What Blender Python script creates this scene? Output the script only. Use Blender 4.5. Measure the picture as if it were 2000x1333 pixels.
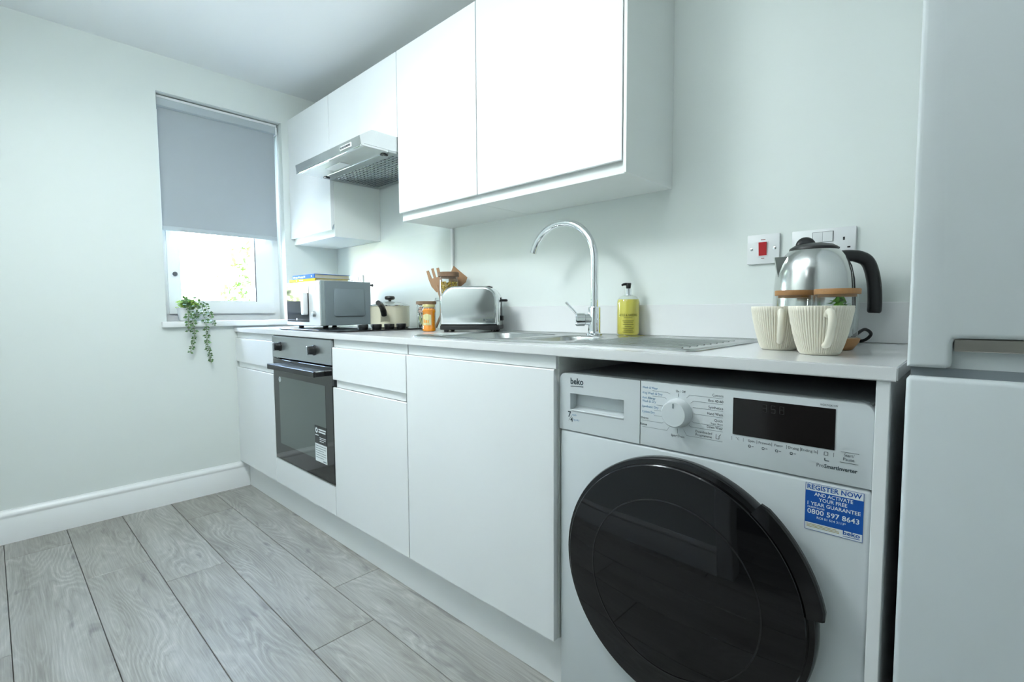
import bpy, bmesh, math, random
from mathutils import Vector, Matrix
for o in list(bpy.data.objects): bpy.data.objects.remove(o)
S = bpy.context.scene
C = S.collection
PI = math.pi
R = math.radians

# ------------------------------------------------------------------ camera
cd = bpy.data.cameras.new('camera'); cam = bpy.data.objects.new('camera', cd); C.objects.link(cam)
cd.sensor_width = 36; cd.lens = 36 * 965.48 / 2000; cd.clip_start = 0.02
rv = Vector((0.72777, 0.68579, -0.00568)); uv = Vector((-0.03904, 0.04970, 0.99800)); fv = Vector((-0.68470, 0.72610, -0.06295))
m = Matrix((rv, uv, -fv)).transposed().to_4x4(); m.translation = (2.86997, -1.49540, 0.94417)
cam.matrix_world = m; S.camera = cam

# ------------------------------------------------------------------ world, sun, exposure
w = bpy.data.worlds.new('sky'); S.world = w; w.use_nodes = True
nt = w.node_tree; bg = nt.nodes['Background']
sk = nt.nodes.new('ShaderNodeTexSky'); sk.sky_type = 'NISHITA'; sk.sun_disc = False
sk.sun_elevation = R(48); sk.sun_rotation = R(200); sk.air_density = 1.0; sk.dust_density = 2.0
nt.links.new(sk.outputs[0], bg.inputs[0]); bg.inputs[1].default_value = 8.5
sd = bpy.data.lights.new('sun', 'SUN'); sd.energy = 110; sd.angle = R(1.0); sd.color = (1, .96, .9)
so = bpy.data.objects.new('sun', sd); C.objects.link(so); so.rotation_euler = Vector((-.06, .75, -.66)).to_track_quat('-Z', 'Y').to_euler(); so.location = (-3, -3, 8)
V = S.view_settings
V.view_transform = 'Standard'; V.look = 'None'; V.gamma = 1; V.use_curve_mapping = False
V.exposure = 0.12
# ceiling lamps: (watts from the drum side, watts from the bottom diffuser)
LAMP1 = (6, 13)     # kitchen, nearer the window
LAMP2_FILL = (4.8, 0.8)       # added fill near the fridge, lifts the right-hand wall
LAMP3_FILL = (1.5, 1.5)       # added fill in the hall, reaches fridge and washer through the doorway
LAMP_COL = (.94, .985, 1)

# ------------------------------------------------------------------ helpers: materials
def mat(name, col, rough=.5, metal=0., spec=.5, noise=0, nscale=20, bump=0, bscale=200, coat=0, trans=0, ior=1.45, stretch=None, aniso=0):
    M = bpy.data.materials.new(name); M.use_nodes = True
    N = M.node_tree.nodes; L = M.node_tree.links; b = N['Principled BSDF']
    b.inputs['Base Color'].default_value = (*col, 1); b.inputs['Roughness'].default_value = rough
    b.inputs['Metallic'].default_value = metal; b.inputs['Specular IOR Level'].default_value = spec
    b.inputs['Coat Weight'].default_value = coat; b.inputs['Coat Roughness'].default_value = .05
    b.inputs['Transmission Weight'].default_value = trans; b.inputs['IOR'].default_value = ior
    tc = N.new('ShaderNodeTexCoord'); src = tc.outputs['Object']
    if stretch:
        mp = N.new('ShaderNodeMapping'); mp.inputs['Scale'].default_value = stretch; L.new(src, mp.inputs[0]); src = mp.outputs[0]
    if noise:
        n = N.new('ShaderNodeTexNoise'); n.inputs['Scale'].default_value = nscale; n.inputs['Detail'].default_value = 3; L.new(src, n.inputs['Vector'])
        r = N.new('ShaderNodeMapRange'); r.inputs[3].default_value = 1 - noise; r.inputs[4].default_value = 1 + noise; L.new(n.outputs[0], r.inputs[0])
        mx = N.new('ShaderNodeVectorMath'); mx.operation = 'SCALE'; mx.inputs[0].default_value = col; L.new(r.outputs[0], mx.inputs['Scale'])
        L.new(mx.outputs[0], b.inputs['Base Color'])
    if bump:
        n = N.new('ShaderNodeTexNoise'); n.inputs['Scale'].default_value = bscale; L.new(src, n.inputs['Vector'])
        bp = N.new('ShaderNodeBump'); bp.inputs['Strength'].default_value = bump; bp.inputs['Distance'].default_value = .002
        L.new(n.outputs[0], bp.inputs['Height']); L.new(bp.outputs[0], b.inputs['Normal'])
    return M
def thin_glass(name, tint=(1, 1, 1), f0=.06):
    M = bpy.data.materials.new(name); M.use_nodes = True; N = M.node_tree.nodes; L = M.node_tree.links
    N.remove(N['Principled BSDF']); o = N['Material Output']
    t = N.new('ShaderNodeBsdfTransparent'); t.inputs[0].default_value = (*tint, 1)
    g = N.new('ShaderNodeBsdfGlossy'); g.inputs['Roughness'].default_value = .02
    lw = N.new('ShaderNodeLayerWeight'); lw.inputs[0].default_value = .5
    pw = N.new('ShaderNodeMath'); pw.operation = 'POWER'; pw.inputs[1].default_value = 4; L.new(lw.outputs['Facing'], pw.inputs[0])
    fr = N.new('ShaderNodeMath'); fr.operation = 'MULTIPLY_ADD'; fr.inputs[1].default_value = .75; fr.inputs[2].default_value = f0; L.new(pw.outputs[0], fr.inputs[0])
    mx = N.new('ShaderNodeMixShader'); L.new(fr.outputs[0], mx.inputs[0]); L.new(t.outputs[0], mx.inputs[1]); L.new(g.outputs[0], mx.inputs[2]); L.new(mx.outputs[0], o.inputs[0])
    return M
def emit(name, col, st):
    M = bpy.data.materials.new(name); M.use_nodes = True; b = M.node_tree.nodes['Principled BSDF']
    b.inputs['Base Color'].default_value = (*col, 1); b.inputs['Emission Color'].default_value = (*col, 1); b.inputs['Emission Strength'].default_value = st
    return M
def wood_floor():
    M = bpy.data.materials.new('oak_plank'); M.use_nodes = True; N = M.node_tree.nodes; L = M.node_tree.links; b = N['Principled BSDF']
    tc = N.new('ShaderNodeTexCoord'); oi = N.new('ShaderNodeObjectInfo')
    rs = N.new('ShaderNodeVectorMath'); rs.operation = 'SCALE'; rs.inputs[0].default_value = (41, 23, 7); L.new(oi.outputs['Random'], rs.inputs['Scale'])
    ad = N.new('ShaderNodeVectorMath'); L.new(tc.outputs['Object'], ad.inputs[0]); L.new(rs.outputs[0], ad.inputs[1])
    def mapn(sc):
        mp = N.new('ShaderNodeMapping'); mp.inputs['Scale'].default_value = sc; L.new(ad.outputs[0], mp.inputs[0]); return mp.outputs[0]
    def noise(v, s, d=3, dist=0):
        n = N.new('ShaderNodeTexNoise'); n.inputs['Scale'].default_value = s; n.inputs['Detail'].default_value = d; n.inputs['Distortion'].default_value = dist; L.new(v, n.inputs['Vector']); return n.outputs[0]
    def math_(op, a, k=None, c=None):
        n = N.new('ShaderNodeMath'); n.operation = op; L.new(a, n.inputs[0])
        if isinstance(k, (int, float)): n.inputs[1].default_value = k
        elif k is not None: L.new(k, n.inputs[1])
        return n.outputs[0]
    def ramp(v, stops):
        n = N.new('ShaderNodeValToRGB'); e = n.color_ramp.elements
        e[0].position, e[0].color = stops[0][0], (*stops[0][1], 1); e[1].position, e[1].color = stops[-1][0], (*stops[-1][1], 1)
        for p_, c_ in stops[1:-1]: q = e.new(p_); q.color = (*c_, 1)
        L.new(v, n.inputs[0]); return n.outputs[0]
    def mix(mode, f, a, c):
        n = N.new('ShaderNodeMix'); n.data_type = 'RGBA'; n.blend_type = mode
        if isinstance(f, (int, float)): n.inputs[0].default_value = f
        else: L.new(f, n.inputs[0])
        L.new(a, n.inputs[6]); L.new(c, n.inputs[7]); return n.outputs[2]
    jag = math_('MULTIPLY', noise(mapn((7, 70, 1)), 1.0, 4), .05)
    big = math_('ADD', noise(mapn((1.3, 6.0, 1)), 1.0, 1.6, .15), jag)
    rings = math_('PINGPONG', math_('MULTIPLY', big, 52), 1)
    base = ramp(noise(mapn((1.5, 8, 1)), 1.7, 6, .2), [(.22, (.225, .222, .205)), (.42, (.325, .325, .305)), (.58, (.385, .388, .368)), (.8, (.44, .445, .43))])
    dk = ramp(rings, [(.0, (.60, .59, .58)), (.35, (1, 1, 1)), (1, (1, 1, 1))])
    patch = ramp(noise(mapn((1.9, 6, 1)), 1.5, 3), [(.36, (.08, .08, .08)), (.66, (1, 1, 1))])
    c1 = mix('MULTIPLY', math_('MULTIPLY', patch, .42), base, dk)
    pale = ramp(rings, [(.6, (0, 0, 0)), (1, (.10, .10, .098))])
    c2 = mix('ADD', patch, c1, pale)
    streak = ramp(noise(mapn((4.5, 170, 1)), 2, 5), [(.3, (.70, .70, .69)), (.7, (1.12, 1.12, 1.12))])
    c3 = mix('MULTIPLY', .6, c2, streak)
    knots = ramp(noise(mapn((2.4, 9, 1)), 1.9, 3, .8), [(.22, (.40, .40, .44)), (.38, (1, 1, 1))])
    c3 = mix('MULTIPLY', .8, c3, knots)
    tint = ramp(oi.outputs['Random'], [(0, (.92, .91, .88)), (.5, (.97, .965, .945)), (1, (1.03, 1.035, 1.03))])
    c4 = mix('MULTIPLY', 1.0, c3, tint)
    L.new(c4, b.inputs['Base Color']); b.inputs['Roughness'].default_value = .46; b.inputs['Specular IOR Level'].default_value = .5
    bp = N.new('ShaderNodeBump'); bp.inputs['Strength'].default_value = .12; bp.inputs['Distance'].default_value = .002; L.new(streak, bp.inputs['Height']); L.new(bp.outputs[0], b.inputs['Normal'])
    return M

WALL = (.785, .84, .815)
M_wall = mat('wall_paint', WALL, .6, noise=.012, nscale=3, bump=.05, bscale=300)
M_ceil = mat('ceiling_paint', (.92, .95, .96), .8, noise=.01, nscale=2)
M_trim = mat('gloss_white_paint', (.88, .91, .91), .3, noise=.008, nscale=6)
M_cab = mat('matt_white_lacquer', (.90, .93, .94), .38, noise=.006, nscale=4)
M_carc = mat('white_melamine', (.88, .92, .90), .45, noise=.008, nscale=6)
M_top = mat('white_quartz', (.80, .815, .82), .12, noise=.05, nscale=900, spec=.5)
M_floorbase = mat('subfloor', (.07, .07, .065), .8, noise=.1)
M_plank = wood_floor()
M_upvc = mat('white_upvc', (.93, .95, .95), .3, noise=.006)
M_gasket = mat('grey_gasket', (.10, .11, .12), .6, noise=.05)
M_pane = thin_glass('window_glass', (.97, .99, .98))
M_glass = thin_glass('jar_glass', (.95, .97, .965))
M_blind = mat('grey_blind_fabric', (.40, .445, .475), .85, noise=.02, nscale=400, bump=.15, bscale=1500)
M_blindrail = mat('pale_grey_rail', (.46, .52, .55), .5, noise=.01)
M_steel = mat('brushed_steel', (.62, .64, .64), .28, 1, noise=.05, nscale=8, stretch=(2, 90, 90))
M_steelx = mat('brushed_steel_dark', (.47, .49, .5), .34, 1, noise=.07, nscale=8, stretch=(2, 60, 120))
M_sink = mat('satin_sink_steel', (.46, .475, .47), .24, 1, noise=.03, nscale=30)
M_chrome = mat('chrome', (.82, .84, .86), .05, 1, noise=.01)
M_kettle = mat('polished_brushed_steel', (.66, .67, .66), .17, 1, noise=.03, nscale=10, stretch=(30, 30, 1))
M_toast = mat('satin_chrome', (.70, .73, .73), .16, 1, noise=.01)
M_black = mat('black_plastic', (.012, .013, .014), .35, noise=.1)
M_blackg = mat('black_gloss', (.006, .006, .007), .06, noise=.05)
M_hobglass = mat('hob_black_glass', (.008, .009, .010), .05, noise=.05)
M_ovenglass = mat('oven_black_glass', (.010, .011, .012), .045, spec=.7, noise=.05)
M_ovenwin = mat('oven_window_glass', (.17, .195, .19), .05, metal=.8, noise=.04)
M_doorglass = mat('washer_smoked_glass', (.005, .005, .006), .03, spec=.45, noise=.05)
M_wash = mat('white_appliance_enamel', (.68, .73, .75), .28, noise=.006)
M_fridge = mat('white_fridge_enamel', (.66, .71, .725), .33, noise=.008, nscale=5, bump=.03, bscale=250)
M_fgrey = mat('fridge_gasket_grey', (.20, .23, .25), .5, noise=.04)
M_bronze = mat('brushed_handle_metal', (.52, .49, .45), .33, 1, noise=.06, nscale=10, stretch=(2, 90, 90))
M_plastic = mat('white_plastic', (.83, .855, .865), .3, noise=.006)
M_red = mat('red_rocker', (.42, .012, .02), .3, noise=.03)
M_ink = mat('dark_print', (.05, .075, .09), .6, noise=.05)
M_inkg = mat('grey_print', (.20, .25, .27), .6, noise=.05)
M_inkb = mat('blue_print', (.10, .30, .52), .6, noise=.05)
M_sblue = mat('sticker_blue', (.006, .085, .38), .4, noise=.03)
M_swhite = mat('sticker_white', (.80, .85, .86), .4, noise=.01)
M_disp = mat('display_black', (.008, .006, .006), .1, noise=.05)
M_cream = mat('cream_ceramic', (.79, .75, .63), .35, noise=.015)
M_pan = mat('cream_enamel', (.80, .77, .60), .2, noise=.015)
M_bamboo = mat('bamboo', (.36, .18, .065), .5, noise=.15, nscale=30, stretch=(1, 12, 12))
M_cork = mat('dark_wood_lid', (.20, .12, .07), .6, noise=.25, nscale=40, stretch=(1, 8, 1))
M_spoon = mat('beech_wood', (.42, .25, .14), .55, noise=.15, nscale=20, stretch=(4, 4, 1))
M_pasta = mat('yellow_pasta', (.66, .44, .05), .5, noise=.15, nscale=60)
M_leafd = mat('dried_bay_leaf', (.30, .33, .16), .7, noise=.2, nscale=40)
M_spice = mat('dark_dried_spice', (.10, .09, .07), .8, noise=.4, nscale=50)
M_pink = mat('dried_garlic', (.50, .36, .30), .7, noise=.3, nscale=50)
M_marm = mat('orange_marmalade', (.80, .26, .005), .12, noise=.15, nscale=30, coat=.3)
M_goldlid = mat('pale_gold_lid', (.62, .54, .25), .3, .6, noise=.03)
M_jlabel = mat('cream_green_label', (.58, .55, .28), .5, noise=.15, nscale=60)
M_soap = mat('yellow_liquid', (.74, .64, .10), .25, noise=.05)
M_inkdk = mat('olive_print', (.10, .10, .01), .6, noise=.05)
M_mwgrey = mat('grey_painted_steel', (.20, .245, .27), .42, noise=.02)
M_mwframe = mat('grey_microwave_frame', (.30, .36, .37), .4, noise=.02)
M_mwglass = mat('microwave_dark_glass', (.03, .034, .038), .04, spec=.35, noise=.03)
M_bookb = mat('blue_book_cover', (.035, .17, .60), .7, spec=.2, noise=.12, nscale=25)
M_booky = mat('yellow_book_cover', (.66, .52, .01), .7, spec=.2, noise=.15, nscale=12)
M_page = mat('book_pages', (.55, .52, .40), .8, noise=.12, nscale=300, stretch=(1, 1, 8))
M_pale = mat('pale_print', (.45, .70, .80), .5, noise=.05)
M_leaf = mat('succulent_leaf', (.10, .20, .065), .45, noise=.35, nscale=25)
M_leafl = mat('young_leaf', (.30, .44, .07), .45, noise=.3, nscale=25)
M_stem = mat('plant_stem', (.16, .20, .08), .6, noise=.2)
M_pot = mat('white_pot', (.86, .88, .88), .3, noise=.01)
M_green = mat('bright_green_leaf', (.13, .42, .03), .4, noise=.25, nscale=50)
M_hedge = mat('hedge_leaf', (.12, .22, .05), .6, noise=.5, nscale=6)
M_fence = mat('pale_fence_board', (.62, .66, .68), .7, noise=.1, nscale=8)
M_grass = mat('lawn', (.22, .32, .10), .9, noise=.3, nscale=5)
M_bounce = mat('bounce_slab', (.66, .65, .62), .8, noise=.1, nscale=10)
M_filter = mat('filter_mesh_steel', (.42, .45, .45), .38, 1, noise=.05, nscale=60)
M_slot = mat('filter_slot_shadow', (.26, .28, .285), .45, .9, noise=.1)
M_dark = mat('dark_recess', (.02, .022, .024), .7, noise=.05)
M_washtop_shade = mat('shaded_washer_lid', (.34, .37, .38), .5, noise=.03)  # lid coloured dark grey for the shade under the worktop

# ------------------------------------------------------------------ helpers: mesh
def box(bm, x0, x1, y0, y1, z0, z1, bev=0, seg=1):
    vs = [bm.verts.new((x, y, z)) for x in (x0, x1) for y in (y0, y1) for z in (z0, z1)]
    fs = [bm.faces.new([vs[i] for i in q]) for q in ((0, 1, 3, 2), (4, 6, 7, 5), (0, 4, 5, 1), (2, 3, 7, 6), (0, 2, 6, 4), (1, 5, 7, 3))]
    if bev:
        es = list({e for f in fs for e in f.edges})
        bmesh.ops.bevel(bm, geom=es, offset=bev, segments=seg, affect='EDGES', profile=.5)
    return bm
def Bx(*a, **k): return box(bmesh.new(), *a, **k)
def AX(ax, a, b, c):   # (a,b) in the cross plane, c along the axis
    return (a, b, c) if ax == 'z' else (a, c, b) if ax == 'y' else (c, a, b)
def prism(bm, pts, ax, c0, c1, bev=0, seg=1):
    a = [bm.verts.new(AX(ax, p[0], p[1], c0)) for p in pts]; b = [bm.verts.new(AX(ax, p[0], p[1], c1)) for p in pts]
    n = len(pts); fs = [bm.faces.new(a), bm.faces.new(b)]
    for i in range(n): fs.append(bm.faces.new((a[i], a[(i + 1) % n], b[(i + 1) % n], b[i])))
    bmesh.ops.recalc_face_normals(bm, faces=fs)
    if bev:
        es = list(fs[0].edges) + list(fs[1].edges)
        bmesh.ops.bevel(bm, geom=es, offset=bev, segments=seg, affect='EDGES', profile=.5)
    return bm
def loft(bm, loops, cap0=True, cap1=True, closed=True):
    rows = [[bm.verts.new(p) for p in l] for l in loops]
    fs = []
    for A, B in zip(rows, rows[1:]):
        n = len(A)
        for i in range(n if closed else n - 1):
            fs.append(bm.faces.new((A[i], A[(i + 1) % n], B[(i + 1) % n], B[i])))
    if cap0: fs.append(bm.faces.new(rows[0][::-1]))
    if cap1: fs.append(bm.faces.new(rows[-1]))
    bmesh.ops.recalc_face_normals(bm, faces=fs)
    return bm
def lathe(bm, prof, n=32, c=(0, 0, 0), ax='z', cap0=True, cap1=True, mod=None):
    loops = []
    for r_, h in prof:
        l = []
        for i in range(n):
            t = 2 * PI * i / n; rr = max(r_, 1e-5) * (1 + (mod(t, h) if mod else 0))
            p = AX(ax, rr * math.cos(t), rr * math.sin(t), h); l.append((p[0] + c[0], p[1] + c[1], p[2] + c[2]))
        loops.append(l)
    return loft(bm, loops, cap0, cap1)
def tube(bm, pts, r_, n=10, flat=1.0):
    pts = [Vector(p) for p in pts]; rr = r_ if isinstance(r_, (list, tuple)) else [r_] * len(pts)
    loops = []; prev = None
    for i, p in enumerate(pts):
        t = (pts[min(i + 1, len(pts) - 1)] - pts[max(i - 1, 0)]).normalized()
        if prev is None:
            a = t.cross(Vector((0, 0, 1)));  a = t.cross(Vector((0, 1, 0))) if a.length < .2 else a
            a.normalize()
        else:
            a = (prev - t * prev.dot(t)).normalized()
        prev = a; b = t.cross(a)
        loops.append([p + (a * math.cos(2 * PI * k / n) * flat + b * math.sin(2 * PI * k / n)) * rr[i] for k in range(n)])
    return loft(bm, loops)
def smooth_path(pts, k=6):
    pts = [Vector(p) for p in pts]; out = []
    for i in range(len(pts) - 1):
        p0 = pts[max(i - 1, 0)]; p1 = pts[i]; p2 = pts[i + 1]; p3 = pts[min(i + 2, len(pts) - 1)]
        for j in range(k):
            t = j / k
            out.append(.5 * (2 * p1 + (p2 - p0) * t + (2 * p0 - 5 * p1 + 4 * p2 - p3) * t * t + (3 * p1 - p0 - 3 * p2 + p3) * t ** 3))
    return out + [pts[-1]]
def rrect(x0, x1, y0, y1, r_, k=5):
    out = []
    for cx, cy, a in ((x1 - r_, y1 - r_, 0), (x0 + r_, y1 - r_, 90), (x0 + r_, y0 + r_, 180), (x1 - r_, y0 + r_, 270)):
        for i in range(k + 1):
            t = R(a + 90 * i / k); out.append((cx + r_ * math.cos(t), cy + r_ * math.sin(t)))
    return out
def slab_holes(bm, us, vs, holes, ax, c0, c1):   # a slab cut into a grid with some cells left out, as one shell
    nu, nv = len(us) - 1, len(vs) - 1; vd = {}
    def v(i, j, k):
        if (i, j, k) not in vd: vd[i, j, k] = bm.verts.new(AX(ax, us[i], vs[j], (c0, c1)[k]))
        return vd[i, j, k]
    solid = lambda i, j: 0 <= i < nu and 0 <= j < nv and (i, j) not in holes
    for i in range(nu):
        for j in range(nv):
            if not solid(i, j): continue
            bm.faces.new((v(i, j, 0), v(i, j + 1, 0), v(i + 1, j + 1, 0), v(i + 1, j, 0))); bm.faces.new((v(i, j, 1), v(i + 1, j, 1), v(i + 1, j + 1, 1), v(i, j + 1, 1)))
            if not solid(i - 1, j): bm.faces.new((v(i, j, 0), v(i, j, 1), v(i, j + 1, 1), v(i, j + 1, 0)))
            if not solid(i + 1, j): bm.faces.new((v(i + 1, j, 0), v(i + 1, j + 1, 0), v(i + 1, j + 1, 1), v(i + 1, j, 1)))
            if not solid(i, j - 1): bm.faces.new((v(i, j, 0), v(i + 1, j, 0), v(i + 1, j, 1), v(i, j, 1)))
            if not solid(i, j + 1): bm.faces.new((v(i, j + 1, 0), v(i, j + 1, 1), v(i + 1, j + 1, 1), v(i + 1, j + 1, 0)))
    bmesh.ops.recalc_face_normals(bm, faces=bm.faces[:])
    return bm
def mesh(name, bm, m, ang=35, smooth=True):
    me = bpy.data.meshes.new(name); bm.to_mesh(me); bm.free()
    if m: me.materials.append(m)
    if smooth and len(me.polygons):
        me.polygons.foreach_set('use_smooth', [True] * len(me.polygons)); me.set_sharp_from_angle(angle=R(ang))
    return me
def root_of(o):
    while o.parent: o = o.parent
    return o
def obj(name, bm, m, parent=None, ang=35, local=False, smooth=True):
    """link a mesh; under a parent, coordinates are world ones unless local"""
    me = mesh(name, bm, m, ang, smooth) if not isinstance(bm, bpy.types.Mesh) else bm
    o = bpy.data.objects.new(name, me); C.objects.link(o)
    if parent:
        o.parent = parent
        if not local: me.transform(Matrix.Translation(-ABS[parent.name]))
    ABS[o.name] = ABS[parent.name].copy() if parent else Vector((0, 0, 0))
    return o
ABS = {}
def tag(o, label=None, cat=None, group=None, kind=None):
    for k, v in (('label', label), ('category', cat), ('group', group), ('kind', kind)):
        if v: o[k] = v
    return o
def thing(name, loc, label, cat, group=None, rz=0):
    o = bpy.data.objects.new(name, None); C.objects.link(o); o.location = loc; o.rotation_euler = (0, 0, rz); o.empty_display_size = .05
    ABS[o.name] = Vector(loc); return tag(o, label, cat, group)
def struct(name, bm, m, label=None, **k): return tag(obj(name, bm, m, **k), label, kind='structure')
def text_mesh(s, h=None, width=None, align='LEFT', bold=0, res=2, spacing=1.0):
    cu = bpy.data.curves.new('lettering', 'FONT'); cu.body = s; cu.size = 1; cu.resolution_u = res; cu.align_x = align; cu.offset = bold; cu.space_character = spacing
    o = bpy.data.objects.new('lettering', cu); C.objects.link(o); bpy.context.view_layer.update()
    me = bpy.data.meshes.new_from_object(o.evaluated_get(bpy.context.evaluated_depsgraph_get())); bpy.data.objects.remove(o); bpy.data.curves.remove(cu)
    xs = [v.co.x for v in me.vertices] or [0]; w_ = max(xs) - min(xs) or 1
    sy = h / .69 if h else width / w_; sx = width / w_ if width else sy
    x0 = min(xs) if align == 'LEFT' else max(xs) if align == 'RIGHT' else (max(xs) + min(xs)) / 2
    pts = [((v.co.x - x0) * sx, v.co.y * sy) for v in me.vertices]; polys = [list(p.vertices) for p in me.polygons]
    bpy.data.meshes.remove(me); return pts, polys
def put_text(bm, s, x, z, y, h=None, width=None, align='LEFT', bold=0, fn=None, spacing=1.0):
    pts, polys = text_mesh(s, h, width, align, bold, spacing=spacing)
    vs = [bm.verts.new(fn(a, b) if fn else (x + a, y, z + b)) for a, b in pts]
    for p in polys:
        try: bm.faces.new([vs[i] for i in p])
        except ValueError: pass
def line(bm, pts, w_, y):        # thin flat printed line on a plane facing -y, pts are (x, z)
    for (x0, z0), (x1, z1) in zip(pts, pts[1:]):
        d = Vector((x1 - x0, z1 - z0)); n = Vector((-d.y, d.x)).normalized() * w_ / 2
        bm.faces.new([bm.verts.new((px, y, pz)) for px, pz in ((x0 + n.x, z0 + n.y), (x0 - n.x, z0 - n.y), (x1 - n.x, z1 - n.y), (x1 + n.x, z1 + n.y))])
def copy_tree(o, parent=None):
    c = o.copy(); C.objects.link(c); c.parent = parent; ABS[c.name] = ABS[o.name]
    for ch in list(o.children): copy_tree(ch, c)
    return c

# ------------------------------------------------------------------ dimensions
ZT, TT = .8584, .0217; ZU = ZT - TT
YD = -.5946; YP = -.5545
X = [0, .4929, 1.0698, 1.5592, 2.1559, 2.7634, 2.7803, 2.789]
U = [0, .4806, 1.0756, 1.5603, 2.1449]; YU = -.2827; ZB, ZUD, ZUT = 1.3204, 1.3523, 2.0125
ZC = 2.16; YO = -1.57; XR = 3.45; YH = -3.2

# ------------------------------------------------------------------ setting
fl = struct('floor', Bx(-.0, XR, YH, 0, -.05, -.008), M_floorbase, 'grey oak laminate floor of long planks')
rows = {0: (.045, 1.305, 2.565), 1: (.295, 1.56, 2.82), 2: (.84, 2.10, 3.36), 3: (.61, 1.87, 3.13), 4: (.20, 1.46, 2.72), 5: (.96, 2.22), 6: (.35, 1.61, 2.87), 7: (1.1, 2.36), 8: (.6, 1.86, 3.12), 9: (.2, 1.46, 2.72)}
def plank(x0, x1, y0, y1):
    cx, cy = (x0 + x1) / 2, (y0 + y1) / 2; g = .0009
    bm = Bx(x0 - cx + g, x1 - cx - g, y0 - cy + g, y1 - cy - g, -.008, 0, bev=.0012)
    o = obj('plank', bm, M_plank, fl, local=True, smooth=False); o.location = (cx, cy, 0)
for k, js in rows.items():
    y1 = -.537 - .1915 * k; y0 = y1 - .1915
    xs = [0.0] + [j for j in js] + [XR]
    for a, b in zip(xs, xs[1:]):
        if b - a > .02: plank(a, b, y0, y1)
struct('ceiling', Bx(-.3, XR + .1, YH - .1, .1, ZC, ZC + .15), M_ceil, 'smooth white painted ceiling')
struct('wall_back', Bx(-.3, XR + .1, 0, .1, -.05, ZC), M_wall, 'pale wall behind the kitchen units')
struct('wall_right', Bx(XR, XR + .1, YH, 0, -.05, ZC), M_wall, 'pale wall beside the fridge')
W0, W1, WZ0, WZ1 = -.897, -.318, .897, 1.990
struct('wall_left', slab_holes(bmesh.new(), [YH, W0, W1, 0], [-.05, WZ0, WZ1, ZC], {(1, 1)}, 'x', -.22, 0), M_wall, 'pale green-white wall with the window')
struct('wall_opposite', slab_holes(bmesh.new(), [0, 2.32, 3.12, XR], [-.008, 1.98, ZC], {(1, 0)}, 'y', YO - .1, YO), M_wall, 'pale wall with the doorway facing the units')
struct('wall_hall', Bx(-.3, XR + .1, YH - .1, YH, -.05, ZC), M_wall, 'pale far wall of the hall beyond the doorway')
bmf = bmesh.new()
for x0, x1, z0, z1 in ((2.26, 2.335, 0, 2.05), (3.105, 3.18, 0, 2.05), (2.335, 3.105, 1.965, 2.05)):
    box(bmf, x0, x1, YO - .115, YO + .015, z0, z1, bev=.004)
struct('trim_1', bmf, M_trim, 'white painted door frame of the doorway')
def skirting(name, p0, p1, axis, label):
    prof = [(0, 0), (.018, 0), (.018, .098), (.0155, .102), (.0155, .108), (.0175, .112), (.0165, .119), (.012, .126), (.007, .131), (.0055, .136), (0, .136)]
    if axis == 'left': prism_pts = [(a, z) for a, z in prof]; bm = prism(bmesh.new(), prism_pts, 'y', p0, p1)
    else: bm = prism(bmesh.new(), [(YO + a, z) for a, z in prof], 'x', p0, p1)
    struct(name, bm, M_trim, label)
skirting('baseboard_left', YO, YP - .0005, 'left', 'white moulded skirting board under the window wall')
skirting('baseboard_opposite', .018, 2.26, 'opp', 'white moulded skirting board of the opposite wall')

# window: frame, sash, pane, gasket, handle; sill and reveal
XF0, XF1 = -.17, -.105
def window_frame():
    bm = bmesh.new()
    slab_holes(bm, [W0, W0 + .045, W1 - .045, W1], [WZ0, WZ0 + .05, WZ1 - .05, WZ1], {(1, 1)}, 'x', XF0, XF1); return bm
wf = struct('window_1', window_frame(), M_upvc, 'white framed window over the sill')
s0, s1, sz0, sz1 = W0 + .034, W1 - .034, WZ0 + .036, WZ1 - .036
obj('sash', slab_holes(bmesh.new(), [s0, s0 + .055, s1 - .095, s1], [sz0, sz0 + .07, sz1 - .05, sz1], {(1, 1)}, 'x', -.155, -.092), M_upvc, wf)
obj('pane', Bx(-.128, -.124, s0 + .053, s1 - .093, sz0 + .068, sz1 - .048), M_pane, wf, smooth=False)
obj('gasket', Bx(-.0925, -.0905, s1 - .101, s1 - .0955, sz0 + .065, sz1 - .045), M_gasket, wf)
bm = bmesh.new(); lathe(bm, [(.011, -.092), (.011, -.086), (.008, -.082), (0, -.081)], 16, (0, s0 + .03, 1.135), 'x'); obj('handle', bm, M_gasket, wf)
sill = struct('trim_2', Bx(-.104, .026, W0 - .022, W1 + .025, .868, WZ0, bev=.004, seg=2), M_trim, 'white window sill board')

# ------------------------------------------------------------------ ceiling lamps (out of the picture)
def lamp(name, x, y, watts, label):
    """drum pendant: glowing fabric side, bright diffuser at the bottom, open top"""
    t = thing(name, (x, y, ZC), label, 'lamp'); r_, z0, z1 = .20, -.215, -.095
    obj('ceiling_rose', lathe(bmesh.new(), [(.05, -.0005), (.05, -.012), (.03, -.022), (.012, -.026)], 32), M_plastic, t, local=True)
    obj('stem', tube(bmesh.new(), [(0, 0, -.02), (0, 0, z0 + .02)], .005, 12), M_plastic, t, local=True)
    bm = lathe(bmesh.new(), [(r_, z0), (r_, z1)], 40, cap0=False, cap1=False)
    obj('drum_shade', bm, emit('lamp_drum', LAMP_COL, watts[0] / (PI * 2 * PI * r_ * (z1 - z0)) / 2), t, local=True)
    obj('bottom_diffuser', lathe(bmesh.new(), [(0, z0 + .004), (r_ - .004, z0 + .004)], 40, cap0=False, cap1=False), emit('lamp_diffuser', LAMP_COL, watts[1] / (PI * PI * r_ * r_)), t, local=True)
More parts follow.
